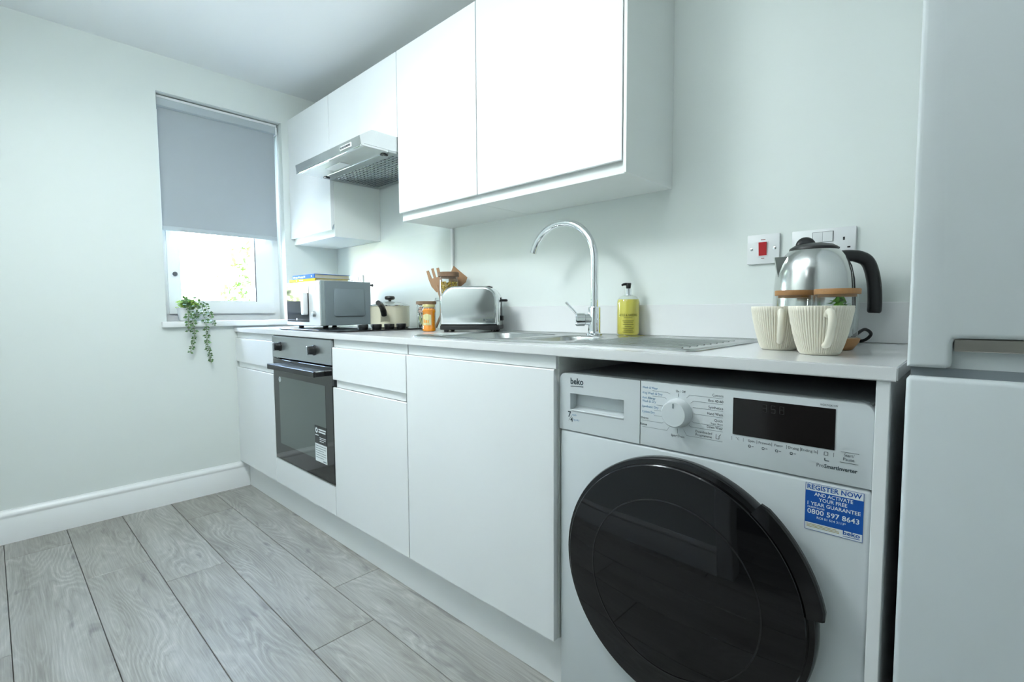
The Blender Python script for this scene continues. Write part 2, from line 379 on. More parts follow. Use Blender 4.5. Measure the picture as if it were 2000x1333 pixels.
lamp('pendant_lamp', 1.4, -1.25, LAMP1, 'white drum pendant lamp of the kitchen nearer the window')
lamp('pendant_lamp', 2.25, -1.25, LAMP2_FILL, 'white drum pendant lamp added as unseen fill nearer the fridge')
lamp('pendant_lamp', 2.2, -2.5, LAMP3_FILL, 'white drum pendant lamp added as unseen fill in the hall')

# ------------------------------------------------------------------ base units
def carcass(x0, x1, y0, y1, z0, z1, rail=True, t=.016):
    bm = bmesh.new()
    box(bm, x0 + .0005, x0 + t, y0, y1, z0, z1); box(bm, x1 - t, x1 - .0005, y0, y1, z0, z1)
    box(bm, x0 + t, x1 - t, y0, y1, z0, z0 + t); box(bm, x0 + t, x1 - t, y1 - .008, y1, z0 + t, z1)
    if rail: box(bm, x0 + t, x1 - t, y0, y0 + .018, z1 - .075, z1)
    return bm
def jdoor(x0, x1, z0, z1, yf, grip='top', g=.0022, th=.018):
    """door slab whose top (or bottom) edge is hollowed at the back as a finger grip"""
    yb = yf + th
    if grip == 'top': p = [(yf, z0), (yf, z1 - .002), (yf + .002, z1), (yf + .006, z1), (yf + .007, z1 - .014), (yf + .012, z1 - .026), (yb, z1 - .032), (yb, z0)]
    elif grip == 'bottom': p = [(yf, z0 + .002), (yf, z1), (yb, z1), (yb, z0 + .032), (yf + .012, z0 + .026), (yf + .007, z0 + .014), (yf + .006, z0), (yf + .002, z0)]
    else: p = [(yf, z0), (yf, z1), (yb, z1), (yb, z0)]
    return prism(bmesh.new(), p, 'x', x0 + g, x1 - g, bev=.0008)
YC = YD + .019
ZD = .142
def base_unit(k, label, fronts):
    t = thing('base_cabinet', ((X[k] + X[k + 1]) / 2, YD, ZD), label, 'cabinet', 'white base cabinets under the worktop')
    obj('carcass', carcass(X[k], X[k + 1], YC, -.03, ZD, ZU - .0005), M_carc, t)
    obj('top_rail', Bx(X[k] + .0025, X[k + 1] - .0025, YD + .009, YC, .8052, ZU - .001), M_cab, t)
    for nm, z0, z1, gr in fronts: obj(nm, jdoor(X[k], X[k + 1], z0, z1, YD, gr), M_cab, t)
    return t
t = base_unit(0, 'white handleless base cabinet left of the oven, in the window corner', [('drawer_front', .6812, .8042, 'top'), ('door', ZD, .6506, 'top')])
obj('groove_rail', Bx(X[0] + .016, X[1] - .016, YD + .009, YC + .016, .6514, .6804), M_cab, t)
t = base_unit(2, 'white base cabinet with drawer and door, right of the oven', [('drawer_front', .6812, .8042, 'top'), ('door', ZD, .6506, 'top')])
obj('groove_rail', Bx(X[2] + .016, X[3] - .016, YD + .009, YC + .016, .6514, .6804), M_cab, t)
base_unit(3, 'white base cabinet with one tall plain door, under the sink', [('door', ZD, .8042, 'top')])
t = thing('oven_housing_cabinet', ((X[1] + X[2]) / 2, YD, ZD), 'white housing cabinet around the built-in oven with plain panel below', 'cabinet')
bm = carcass(X[1], X[2], YC, -.03, ZD, ZU - .0005, rail=False); obj('carcass', bm, M_carc, t)
obj('front_panel', jdoor(X[1], X[2], ZD, .2567, YD, ''), M_cab, t)
o = obj('end_panel', Bx(X[5], X[6], YD, -.03, 0, ZU - .0005, bev=.0008), M_cab); tag(o, 'white end panel standing between washing machine and fridge', 'panel')
o = obj('plinth', Bx(.0185, X[4] - .002, YP, YP + .016, 0, ZD - .001, bev=.001), M_cab); tag(o, 'long white plinth along the floor under the base cabinets', 'plinth')

# worktop with sink cut-out
SX0, SX1, SY0, SY1 = 1.505, 2.462, -.535, -.097
bm = slab_holes(bmesh.new(), [.0005, SX0 + .02, SX1 - .02, X[7]], [-.6, SY0 + .02, SY1 - .015, -.0005], {(1, 1)}, 'z', ZU, ZT)
bmesh.ops.bevel(bm, geom=[e for e in bm.edges if len(e.link_faces) == 2 and e.calc_face_angle(0) > 1], offset=.0018, segments=2, affect='EDGES')
tag(obj('worktop', bm, M_top), 'long white worktop running above the base cabinets', 'worktop')
XS = 1.098
o = thing('splashback', ((XS) / 2, -.004, ZT), 'glossy pale splashback panel behind the hob with white edge trim', 'splashback')
obj('panel', Bx(.002, XS - .016, -.006, -.0005, ZT + .0005, ZB - .001), mat('glossy_splashback', (.77, .83, .80), .4, spec=.15, noise=.006), o)
obj('edge_trim', Bx(XS - .016, XS, -.011, -.0005, ZT + .0005, ZB - .001, bev=.002), M_trim, o)
tag(obj('upstand', Bx(XS + .002, X[7], -.018, -.0005, ZT + .0005, .9579, bev=.0015), mat('upstand_laminate', (.82, .84, .845), .2, noise=.01)), 'low white upstand along the wall behind the sink', 'upstand')

# ------------------------------------------------------------------ wall units
YUC = YU + .0185
def wall_unit(x0, x1, z0, zd, label, door=True):
    t = thing('wall_cabinet', ((x0 + x1) / 2, YU, z0), label, 'cabinet', 'white wall cabinets')
    bm = bmesh.new(); box(bm, x0 + .0007, x1 - .0007, YUC, -.0005, z0, ZUT, bev=.001); obj('carcass', bm, M_carc, t)
    obj('door', jdoor(x0, x1, zd, ZUT, YU, 'bottom' if z0 < 1.4 else ''), M_cab, t); return t
wall_unit(U[0], U[1], ZB, ZUD, 'white wall cabinet in the corner beside the window')
wall_unit(U[1], U[2], 1.668, 1.669, 'short white wall cabinet above the cooker hood')
wall_unit(U[2], U[3], ZB, ZUD, 'narrower white wall cabinet right of the cooker hood')
t = wall_unit(U[3], U[4], ZB, ZUD, 'wide white wall cabinet nearest the fridge, above the sink')
obj('end_panel', Bx(U[4], U[4] + .0095, YU + .004, -.0005, ZB - .001, ZUT), M_carc, t)

# ------------------------------------------------------------------ cooker hood
hx0, hx1, hz = U[1] + .002, U[2] - .002, 1.596
t = thing('cooker_hood', ((hx0 + hx1) / 2, -.2, hz), 'brushed steel cooker hood with push buttons and mesh filter', 'cooker hood')
bm = prism(bmesh.new(), [(-.4504, hz + .003), (-.4504, hz), (-.438, hz), (-.438, hz + .01), (-.012, hz + .01), (-.012, 1.667), (-.402, 1.667), (-.456, 1.634)], 'x', hx0, hx1)
obj('body', bm, M_steel, t)
obj('front_lip', Bx(hx0, hx1, -.4525, -.438, hz - .003, hz + .003, bev=.001), M_chrome, t)
bm = bmesh.new(); box(bm, hx0 + .002, hx1 - .002, -.4375, -.331, hz + .002, hz + .0095)
obj('lamp_panel', bm, M_steel, t)
obj('lamp_cover', Bx(.66, .80, -.395, -.350, hz - .001, hz + .0018, bev=.0006), M_plastic, t)
obj('seam', Bx(hx0 + .002, hx1 - .002, -.331, -.328, hz + .0005, hz + .0095), M_chrome, t)
fp = obj('filter_panel', Bx(hx0 + .002, hx1 - .002, -.328, -.014, hz + .002, hz + .0095), M_filter, t)
bm = bmesh.new()
for i in range(17):
    for j in range(13):
        x_ = hx0 + .045 + i * .0305; y_ = -.285 + j * .0195
        box(bm, x_, x_ + .021, y_, y_ + .0085, hz - .0012, hz + .0021)
o = obj('mesh_slots', bm, M_slot, fp, smooth=False); o['kind'] = 'stuff'
for x_ in (.525, 1.035):
    bm = Bx(x_ - .014, x_ + .014, -.335, -.321, hz - .004, hz + .002, bev=.002); box(bm, x_ - .005, x_ + .005, -.321, -.308, hz - .004, hz + .002); obj('filter_clip', bm, M_black, t)
obj('button_strip', Bx(.915, 1.005, -.4562, -.4535, hz + .010, hz + .027), M_plastic, t)
for k in range(5): obj('push_button', Bx(.920 + k * .0165, .932 + k * .0165, -.4585, -.4543, hz + .0145, hz + .0225, bev=.001), M_gasket, t)

# ------------------------------------------------------------------ built-in oven
ox0, ox1 = X[1] + .003, X[2] - .003
t = thing('built_in_oven', ((ox0 + ox1) / 2, YD, .2587), 'built-in electric oven with black glass door and steel control panel', 'oven')
obj('body', Bx(X[1] + .02, X[2] - .02, YC + .004, -.08, .262, .83), M_dark, t)
obj('control_panel', Bx(ox0, ox1, YD - .002, YC + .004, .7345, .8316, bev=.0015), M_steelx, t)
obj('top_gasket', Bx(ox0, ox1, YD + .006, YC, .832, ZU - .001), M_black, t)
for kx in (.588, .925):
    kb = obj('knob', lathe(bmesh.new(), [(.021, YD - .002), (.021, YD - .006), (.0175, YD - .008), (.0165, YD - .026), (.013, YD - .029)][::-1], 28, (kx, 0, .786), 'y'), M_black, t)
    obj('grip', Bx(kx - .004, kx + .004, YD - .034, YD - .026, .768, .804, bev=.002), M_steelx, kb)
dr = obj('door', Bx(ox0, ox1, YD, YC + .003, .263, .7275, bev=.002), M_ovenglass, t)
obj('window', Bx(.556, 1.006, YD - .0004, YD, .338, .649), M_ovenwin, dr, smooth=False)
hb = obj('handle', Bx(.548, 1.010, -.642, -.632, .686, .709, bev=.0015), M_black, t)
obj('handle_top_sheen', Bx(.551, 1.007, -.634, YD - .001, .7045, .7085, bev=.001), M_steelx, hb)  # lighter strip stands for the reflection along the dark handle's top
for x_ in (.552, .994): obj('handle_bracket', Bx(x_, x_ + .014, -.634, YD - .0005, .687, .7045, bev=.001), M_black, hb)
obj('bottom_trim', Bx(ox0, ox1, YD - .001, YC, .2575, .2625), M_steel, t)
obj('hinge_clip', Bx(X[2] - .0015, X[2] + .014, YD - .0015, YD + .01, .655, .6795), M_black, t)
st = obj('guarantee_sticker', Bx(.907, 1.008, YD - .0012, YD - .0005, .405, .478), mat('sticker_black', (.03, .035, .037), .4, noise=.05), t)
obj('sticker_white_half', Bx(.907, 1.008, YD - .0012, YD - .0005, .331, .405), M_swhite, st)
bm = bmesh.new(); lathe(bm, [(.0115, YD - .0014), (.0095, YD - .0015), (.0065, YD - .0015), (.0045, YD - .0014)], 20, (.9225, 0, .4595), 'y', cap0=False, cap1=False)
yy = YD - .0015
for z_, x0, x1, w_ in ((.465, .940, 1.003, .006), (.455, .940, 1.0, .006), (.440, .911, .94, .004), (.432, .948, 1.003, .003), (.425, .948, 1.0, .003), (.417, .948, .985, .003)): line(bm, [(x0, z_), (x1, z_)], w_, yy)
obj('sticker_print', bm, M_swhite, st, smooth=False)
bm = bmesh.new()
for k in range(6): line(bm, [(.913, .396 - k * .0095), (1.001 - .02 * (k % 3 == 2), .396 - k * .0095)], .0022, yy)
line(bm, [(.975, .338), (1.003, .338)], .004, yy); obj('sticker_small_print', bm, M_inkg, st, smooth=False)
o = obj('round_sticker', lathe(bmesh.new(), [(.0125, YD - .0004), (.0125, YD - .0011)], 20, (.568, 0, .634), 'y'), M_swhite, t)
bm = bmesh.new(); line(bm, [(.564, .638), (.572, .638)], .002, YD - .0013); line(bm, [(.568, .638), (.568, .629)], .002, YD - .0013); obj('print', bm, M_inkg, o, smooth=False)

# ------------------------------------------------------------------ hob
t = thing('hob', (.77, -.3, ZT), 'black glass hob with four control knobs along its right side', 'hob')
obj('glass', prism(bmesh.new(), rrect(.475, 1.045, -.556, -.066, .012), 'z', ZT + .0005, ZT + .0065, bev=.0012), M_hobglass, t)
bm = bmesh.new()
for x_, y_, r_ in ((.62, -.44, .09), (.62, -.19, .075), (.85, -.44, .075), (.855, -.2, .09)):
    lathe(bm, [(r_, ZT + .0067), (r_ - .0015, ZT + .0067)], 40, (x_, y_, 0), cap0=False, cap1=False)
obj('zone_rings', bm, M_inkg, t)
for y_ in (-.411, -.346, -.283, -.221):
    kb = obj('control_knob', lathe(bmesh.new(), [(.019, ZT + .0066), (.021, ZT + .010), (.0225, ZT + .024), (.021, ZT + .0275), (0, ZT + .028)], 24, (.985, y_, 0)), M_black, t)
    obj('pointer', Bx(.984, .986, y_ - .019, y_ - .006, ZT + .0279, ZT + .0284), M_swhite, kb)

# ------------------------------------------------------------------ microwave and books
mx0, mx1, my0, my1, mz0, mz1 = .286, .652, -.432, -.172, ZT + .0165, ZT + .0165 + .2105
t = thing('microwave_oven', ((mx0 + mx1) / 2, my0, ZT + .0066), 'grey and white microwave oven with mirrored door standing on the hob', 'microwave')
obj('casing', Bx(mx0 + .004, mx1 - .0005, my0 + .022, my1, mz0, mz1, bev=.002), M_mwgrey, t)
obj('front_frame', Bx(mx0, mx1, my0 + .0005, my0 + .0225, mz0 - .002, mz1 + .001, bev=.003), M_mwframe, t)
obj('front_panel', Bx(mx0 + .001, mx1 - .001, my0 - .006, my0 + .0008, mz0 - .001, mz1, bev=.002), M_plastic, t)
ds = mx0 + (mx1 - mx0) * .70
dr = obj('door_glass', Bx(mx0 + .008, ds, my0 - .0078, my0 - .0062, mz0 + .017, mz1 - .016, bev=.0006), M_mwglass, t)
obj('door_handle', prism(bmesh.new(), rrect(ds - .038, ds - .006, mz0 + .050, mz1 - .055, .008, 4), 'y', my0 - .030, my0 - .008, bev=.003, seg=2), M_plastic, t)
obj('door_badge', Bx(mx0 + .115, mx0 + .128, my0 - .0084, my0 - .0079, mz0 + .024, mz0 + .034), M_swhite, dr)
obj('timer_display', Bx(ds + .035, ds + .072, my0 - .0072, my0 - .0062, mz1 - .045, mz1 - .022), M_mwframe, t)
kb = obj('dial', lathe(bmesh.new(), [(.012, my0 - .006), (.012, my0 - .016), (.010, my0 - .02), (0, my0 - .0205)][::-1], 20, (ds + .062, 0, mz0 + .055), 'y'), M_steelx, t)
bm = prism(bmesh.new(), rrect(my0 + .065, my1 - .035, mz0 + .042, mz1 - .035, .012, 4), 'x', mx1 - .002, mx1 + .0035, bev=.003, seg=2); obj('side_emboss', bm, M_mwgrey, t)
for fx in (mx0 + .05, mx1 - .05):
    for fy in (my0 + .045, my1 - .035): obj('foot', lathe(bmesh.new(), [(.012, ZT + (.0066 if fx > .475 else .0004)), (.014, mz0 + .001)], 16, (fx, fy, 0)), M_black, t)
obj('rear_bumper', lathe(bmesh.new(), [(.004, my1), (.004, my1 + .012), (.007, my1 + .014), (.007, my1 + .017)], 12, (mx1 - .01, 0, mz1 - .014), 'y'), M_black, t)
obj('power_cord', tube(bmesh.new(), smooth_path([(mx1 - .03, my1, mz0 + .08), (mx1 + .012, my1 + .035, mz0 + .10), (mx1 + .004, my1 + .05, mz0 + .06), (mx1 - .03, my1 + .06, mz0 - .008)]), .0035, 8), M_black, t)
def book(name, x0, x1, y0, y1, z0, th, cov, label, rz, marks):
    cx, cy = (x0 + x1) / 2, (y0 + y1) / 2
    t = thing(name, (cx, cy, z0), label, 'book', 'books lying on the microwave', rz); w_, d_ = (x1 - x0) / 2, (y1 - y0) / 2
    bm = bmesh.new(); box(bm, -w_, w_, -d_, d_, 0, .002); box(bm, -w_, w_, -d_, d_, th - .002, th); obj('cover', bm, cov, t, local=True)
    obj('spine', Bx(-w_, w_, -d_ - .002, -d_ + .002, 0, th, bev=.0008), cov, t, local=True)
    obj('pages', Bx(-w_ + .003, w_ - .003, -d_ + .002, d_ - .004, .002, th - .002), M_page, t, local=True)
    bm = bmesh.new()
    for a, b, c in marks: line(bm, [(a * w_, th * c), (b * w_, th * c)], th * .38, -d_ - .0023)
    obj('spine_print', bm, M_pale, t, local=True, smooth=False)['kind'] = 'stuff'
book('book', .315, .565, -.425, -.245, mz1 + .0015, .014, M_booky, 'yellow paperback book directly on top of the microwave', R(4), [(-.45, -.38, .5), (-.2, .1, .5)])
book('book', .335, .56, -.42, -.235, mz1 + .0157, .0205, M_bookb, 'blue book lying on the yellow book on the microwave', R(2), [(-.92, -.72, .5), (-.68, -.5, .42), (-.45, -.3, .5), (-.25, .02, .42), (.05, .2, .5), (.72, .8, .5)])

# ------------------------------------------------------------------ saucepan
px, py = .862, -.198; z0 = ZT + .0068
t = thing('saucepan', (px, py, z0), 'small cream saucepan with glass lid and black handle on the hob', 'saucepan')
obj('body', lathe(bmesh.new(), [(.078, 0), (.088, .004), (.0895, .02), (.0895, .096), (.091, .099), (.089, .1), (.086, .098), (.086, .008), (0, .006)], 44), M_pan, t, local=True)
ld = obj('lid', lathe(bmesh.new(), [(.0925, .1005), (.0925, .103), (.08, .107), (.05, .116), (.02, .1215), (0, .122)], 44, cap0=False), M_glass, t, local=True)
obj('lid_rim', lathe(bmesh.new(), [(.090, .1), (.0935, .1005), (.0935, .1035), (.090, .104)], 44, cap0=False, cap1=False), M_chrome, ld, local=True)
obj('lid_knob', lathe(bmesh.new(), [(.006, .1225), (.007, .127), (.020, .130), (.0245, .137), (.021, .145), (0, .148)], 24), M_black, ld, local=True)
ha = R(-47); dx, dy = math.cos(ha), math.sin(ha)
hp = lambda r_, z: (dx * r_, dy * r_, z)
bm = bmesh.new()
loops = []
for r_, z, w_, h in ((.086, .030, .022, .004), (.10, .05, .018, .005), (.112, .072, .014, .006)):
    nx, ny = -dy, dx
    loops.append([(dx * r_ + nx * w_ * a, dy * r_ + ny * w_ * a, z + h * b) for a, b in ((-1, -1), (1, -1), (1, 1), (-1, 1))])
obj('handle_socket', loft(bm, loops), M_pan, t, local=True)
obj('handle', tube(bmesh.new(), smooth_path([hp(.104, .060), hp(.115, .074), hp(.135, .092), hp(.165, .105), hp(.20, .112)]), [.0135] * 10 + [.0125] * 10 + [.011] * 5, 14), M_black, t, local=True)
obj('handle_ring', lathe(bmesh.new(), [(.0045, 0), (.0045, .0015), (.002, .002)], 12, hp(.118, .091)), M_chrome, t, local=True)

# ------------------------------------------------------------------ jars, utensils
def jar(name, x, y, prof_glass, lid, label, lid_mat, n=32, cat='jar', group=None):
    t = thing(name, (x, y, ZT + .0005), label, cat, group)
    obj('glass', lathe(bmesh.new(), prof_glass, n, cap1=False), M_glass, t, local=True)
    obj('lid', lathe(bmesh.new(), lid, n), lid_mat, t, local=True); return t
random.seed(4)
# spice jar
JX, JY = 1.150, -.205
jar('storage_jar', JX, JY, [(.036, 0), (.040, .003), (.040, .098), (.037, .106), (.036, .110)], [(.0335, .106), (.0335, .1105), (.0425, .111), (.0425, .1225), (.041, .124), (0, .124)], 'short glass jar of dried leaves with wooden lid, left of toaster', M_cork)
def leafquad(bm, c, d, n_, l, w_):
    d = d.normalized(); s = d.cross(n_).normalized()
    c = Vector(c); p = [c - d * l / 2, c + s * w_ / 2 - d * l * .05, c + d * l / 2, c - s * w_ / 2 - d * l * .05, c + d.cross(s) * w_ * .12]
    v = [bm.verts.new(q) for q in p]
    for a, b in ((0, 1), (1, 2), (2, 3), (3, 0)): bm.faces.new((v[a], v[b], v[4]))
bm = bmesh.new(); bm2 = bmesh.new()
for i in range(90):
    a = random.uniform(0, 2 * PI); rr = random.uniform(.018, .035); z = random.uniform(.006, .1); c = (rr * math.cos(a), rr * math.sin(a), z)
    leafquad(bm, c, Vector((random.uniform(-.3, .3), random.uniform(-.3, .3), 1)), Vector((math.cos(a), math.sin(a), 0)), random.uniform(.022, .04), random.uniform(.009, .016))
ca = math.atan2(-1.495 - JY, 2.87 - JX)
for k, (da, z, l, w_) in enumerate(((-.35, .036, .058, .022), (-.75, .05, .04, .014), (.3, .07, .035, .014))):
    leafquad(bm2, (.0385 * math.cos(ca + da), .0385 * math.sin(ca + da), z), Vector((0, 0, 1)), Vector((math.cos(ca + da), math.sin(ca + da), 0)), l, w_)
lv = thing('dried_spices', (JX, JY, ZT + .002), 'dried bay leaves and spices filling the short storage jar', 'spices'); lv['kind'] = 'stuff'
o = obj('dark_leaves', bm, M_spice, lv, local=True); o['kind'] = 'stuff'
o = obj('bay_leaves', bm2, M_leafd, lv, local=True); o['kind'] = 'stuff'
bm = bmesh.new()
for i in range(14):
    a = ca + random.uniform(-1, 1); z = random.uniform(.06, .1)
    lathe(bm, [(0, -.006), (.007, -.003), (.008, .002), (0, .008)], 8, (.030 * math.cos(a), .030 * math.sin(a), z))
o = obj('garlic_pieces', bm, M_pink, lv, local=True); o['kind'] = 'stuff'
# marmalade jar
QX, QY = 1.256, -.272
t = thing('marmalade_jar', (QX, QY, ZT + .0005), 'small jar of orange marmalade with pale gold lid', 'jar')
obj('contents', lathe(bmesh.new(), [(.0225, .001), (.0262, .004), (.0262, .016), (.0245, .019), (.0245, .076), (.0262, .080), (.0255, .088), (.021, .093), (.0, .093)], 32), M_marm, t, local=True)
obj('glass', lathe(bmesh.new(), [(.023, 0), (.027, .003), (.027, .0165), (.0253, .0195), (.0253, .0755), (.027, .079), (.0265, .089), (.0225, .095), (.022, .099)], 32, cap1=False), M_glass, t, local=True)
obj('lid', lathe(bmesh.new(), [(.0235, .0965), (.0245, .098), (.0245, .1075), (.0235, .109), (0, .109)], 32), M_goldlid, t, local=True)
qa = math.atan2(-1.495 - QY, 2.87 - QX) - .35
bm = bmesh.new(); lb = []
for k in range(11):
    a = qa - .72 + 1.44 * k / 10; lb.append([(.0257 * math.cos(a), .0257 * math.sin(a), z) for z in (.026, .072 - .006 * abs(math.sin((k - 5) / 5)))])
loft(bm, lb, False, False, closed=False); lbl = obj('label', bm, M_jlabel, t, local=True)
bm = bmesh.new()
def onjar(r_, a0): return lambda a, b: (r_ * math.cos(a0 + a / r_), r_ * math.sin(a0 + a / r_), b)
for (a0, a1, b0, b1) in ((-.013, .013, .028, .031), (-.008, .008, .035, .046), (-.014, -.010, .035, .05)):
    f = onjar(.0259, qa); bm.faces.new([bm.verts.new(f(*q)) for q in ((a0, b0), ((a0 + a1) / 2, b0), (a1, b0), (a1, b1), ((a0 + a1) / 2, b1), (a0, b1))])
obj('label_print', bm, M_marm, lbl, local=True)
# pasta jar
PX, PY = 1.203, -.123
jar('storage_jar', PX, PY, [(.037, 0), (.041, .003), (.041, .213), (.038, .222), (.0375, .228)], [(.035, .222), (.035, .2285), (.0445, .229), (.0445, .246), (.043, .248), (0, .248)], 'tall glass jar of yellow pasta with wooden lid, behind the toaster', M_cork)
bm = bmesh.new()
for i in range(420):
    a = random.uniform(0, 2 * PI); rr = .0335 * math.sqrt(random.uniform(.35, 1)); z = random.uniform(.008, .205)
    c = Vector((rr * math.cos(a), rr * math.sin(a), z)); d = Vector((random.gauss(0, 1), random.gauss(0, 1), random.gauss(0, 1))).normalized()
    s = d.orthogonal().normalized(); q = d.cross(s); l = .0055
    ring = []
    for sgn in (-1, -.33, .33, 1):
        tw = sgn * 1.5; aa = s * math.cos(tw) + q * math.sin(tw)
        ring.append([c + d * l * sgn + aa * .0048, c + d * l * sgn - aa * .0048])
    loft(bm, ring, False, False, closed=False)
o = tag(obj('pasta_pieces', bm, M_pasta), 'yellow pasta spirals filling the tall glass jar', 'pasta', kind='stuff'); o.location = (PX, PY, ZT + .001)
# utensil jar with clip
VX, VY = 1.105, -.066
t = thing('clip_top_jar', (VX, VY, ZT + .0005), 'clear glass clip jar holding wooden utensils, behind the pasta jar', 'jar')
obj('glass', lathe(bmesh.new(), [(.044, 0), (.048, .004), (.048, .125), (.044, .135), (.045, .142)], 32, cap1=False), M_glass, t, local=True)
bm = bmesh.new(); tube(bm, [(-.049, -.01, .115), (-.056, -.012, .128), (-.050, -.012, .142)], .0025, 8); box(bm, -.060, -.049, -.018, -.006, .118, .13, bev=.002); obj('clasp', bm, M_chrome, t, local=True)
obj('wire_bail', tube(bmesh.new(), [(.0465 * math.cos(a), .0465 * math.sin(a), .128) for a in [2 * PI * k / 30 for k in range(31)]], .0015, 6), M_chrome, t, local=True)
def utensil(name, outline, holes, base, tip, face, label, th=.006):
    """flat wooden head on a long handle, drawn in its own plane (w across, l along), leaning from base to tip"""
    base, tip = Vector(base), Vector(tip); L_ = (tip - base).length; d = (tip - base).normalized(); s = Vector(face); s = (s - d * s.dot(d)).normalized(); n_ = d.cross(s)
    t = thing(name, base, label, 'utensil', 'wooden utensils in the clip jar')
    def ext(pts):
        b = bmesh.new(); prism(b, pts, 'z', -th / 2, th / 2, bev=.001)
        for v in b.verts: v.co = s * v.co.x + d * v.co.y + n_ * v.co.z
        bmesh.ops.recalc_face_normals(b, faces=b.faces[:]); return b
    for k, pts in enumerate(outline): obj('head' if k == 0 else 'prong', ext([(a, L_ - b) for a, b in pts]), M_spoon, t, local=True)
    obj('handle', tube(bmesh.new(), [d * .0, d * (L_ * .5), d * (L_ - .075)], [.006, .006, .0065], 10), M_spoon, t, local=True)
latv = (.728, .686, 0)
utensil('wooden_fork', [[(-.030, .040), (.030, .040), (.026, .075), (.012, .105), (-.012, .105), (-.026, .075)], [(-.030, .0), (-.018, .0), (-.014, .0405), (-.030, .0405)], [(-.006, -.004), (.006, -.004), (.006, .0405), (-.006, .0405)], [(.018, 0), (.030, 0), (.030, .0405), (.014, .0405)]], [], (VX + .010, VY + .014, ZT + .008), (VX - .056, VY - .024, ZT + .272), latv, 'wooden fork with open prongs leaning left in the clip jar')
utensil('wooden_turner', [[(-.034, .0), (.042, .022), (.044, .045), (.014, .105), (-.014, .105), (-.034, .055)]], [], (VX - .030, VY - .030, ZT + .008), (VX + .088, VY + .020, ZT + .268), latv, 'flat wooden turner leaning right in the clip jar')

# ------------------------------------------------------------------ toaster
ta = R(37)
t = thing('toaster', (1.396, -.164, ZT + .0005), 'satin chrome toaster with black base and lever, beside the sink', 'toaster', rz=ta)
L2, D2, H2 = .113, .072, .178
def toutline(l, zb, zt, r_, k=8):
    pts = [(-l, zb)]
    pts = [(l, zb)]
    for i in range(k + 1):
        a = R(90 * i / k); pts.append((l - r_ + r_ * math.cos(a) - .006 * math.sin(a), zt - r_ + r_ * math.sin(a)))
    for i in range(k + 1):
        a = R(90 + 90 * i / k); pts.append((-l + r_ + r_ * math.cos(a) + .006 * math.sin(a), zt - r_ + r_ * math.sin(a)))
    pts.append((-l, zb)); return pts
obj('shell', prism(bmesh.new(), toutline(L2, .026, H2, .05), 'y', -D2, D2, bev=.012, seg=3), M_toast, t, local=True)
obj('end_cap', prism(bmesh.new(), toutline(L2 + .004, .026, H2 - .006, .05), 'y', -D2 + .016, D2 - .016, bev=.006, seg=2), M_toast, t, local=True)
obj('base', Bx(-L2 - .001, L2 + .004, -D2 + .001, D2 - .001, .009, .0265, bev=.003, seg=2), M_black, t, local=True)
for a in (-1, 1):
    for b in (-1, 1): obj('foot', lathe(bmesh.new(), [(.009, 0), (.010, .0095)], 14, (a * (L2 - .02), b * (D2 - .02), 0)), M_black, t, local=True)
for b in (-.026, .026): obj('slot', Bx(-L2 + .035, L2 - .035, b - .013, b + .013, H2 - .003, H2 + .0006), M_dark, t, local=True)
obj('lever', Bx(L2 + .003, L2 + .030, -.014, .014, .118, .128, bev=.003), M_black, t, local=True)
obj('lever_track', Bx(L2 + .002, L2 + .0055, -.004, .004, .055, .135), M_dark, t, local=True)
obj('browning_dial', Bx(L2 + .003, L2 + .014, -.016, .016, .043, .063, bev=.003), M_black, t, local=True)
bm = bmesh.new(); f = lambda a, b: (a, -D2 - .0006, b)
bm.faces.new([bm.verts.new(f(*q)) for q in ((.058, .044), (.064, .044), (.064, .051), (.058, .051))])
put_text(bm, 'Russell', .068, .0455, -D2 - .0006, h=.0075, bold=.01); put_text(bm, 'Hobbs', .068, .036, -D2 - .0006, h=.0075, bold=.01)
obj('brand_lettering', bm, M_ink, t, local=True, smooth=False)
obj('power_cord', tube(bmesh.new(), smooth_path([(0.01, D2 - .02, .012), (.03, D2 + .015, .005), (.07, D2 + .02, .004), (.10, D2 + .006, .004)]), .0032, 8), M_black, t, local=True)

# ------------------------------------------------------------------ sink
ZS = ZT + .0028
t = thing('sink', ((SX0 + SX1) / 2, (SY0 + SY1) / 2, ZT), 'stainless steel sink with one and a half bowls and ribbed drainer', 'sink')
B1 = (1.560, 1.862, -.492, -.165, .055); B2 = (1.905, 2.075, -.470, -.205, .05)
bm = bmesh.new()
def loop_edges(pts, z):
    v = [bm.verts.new((a, b, z)) for a, b in pts]; return [bm.edges.new((v[i], v[(i + 1) % len(v)])) for i in range(len(v))]
ed = loop_edges(rrect(SX0, SX1, SY0, SY1, .022, 6), ZS)
for b in (B1, B2): ed += loop_edges(rrect(*b, 8), ZS)
bmesh.ops.triangle_fill(bm, use_beauty=True, edges=ed)
loft(bm, [[(a, b, z) for a, b in rrect(SX0 - e, SX1 + e, SY0 - e, SY1 + e, .022 + e, 6)] for e, z in ((0, ZS), (.0025, ZS - .0008), (.003, ZT + .0004))], False, False)
for b in (B1, B2):
    ls = []
    for ins, dz in ((0, 0), (.003, .0015), (.0055, .006), (.010, .08), (.016, .125), (.035, .145), (.05, .147)):
        ls.append([(p[0], p[1], ZS - dz) for p in rrect(b[0] + ins, b[1] - ins, b[2] + ins, b[3] - ins, max(b[4] - ins * .3, .02), 8)])
    loft(bm, ls, False, True)
bmesh.ops.remove_doubles(bm, verts=bm.verts[:], dist=.0001); bmesh.ops.recalc_face_normals(bm, faces=bm.faces[:])
obj('steel_sheet', bm, M_sink, t)
for b in (B1, B2): obj('waste', lathe(bmesh.new(), [(.038, ZS - .1465), (.036, ZS - .1445), (.02, ZS - .1455), (0, ZS - .146)], 28, ((b[0] + b[1]) / 2, (b[2] + b[3]) / 2, 0)), M_chrome, t)
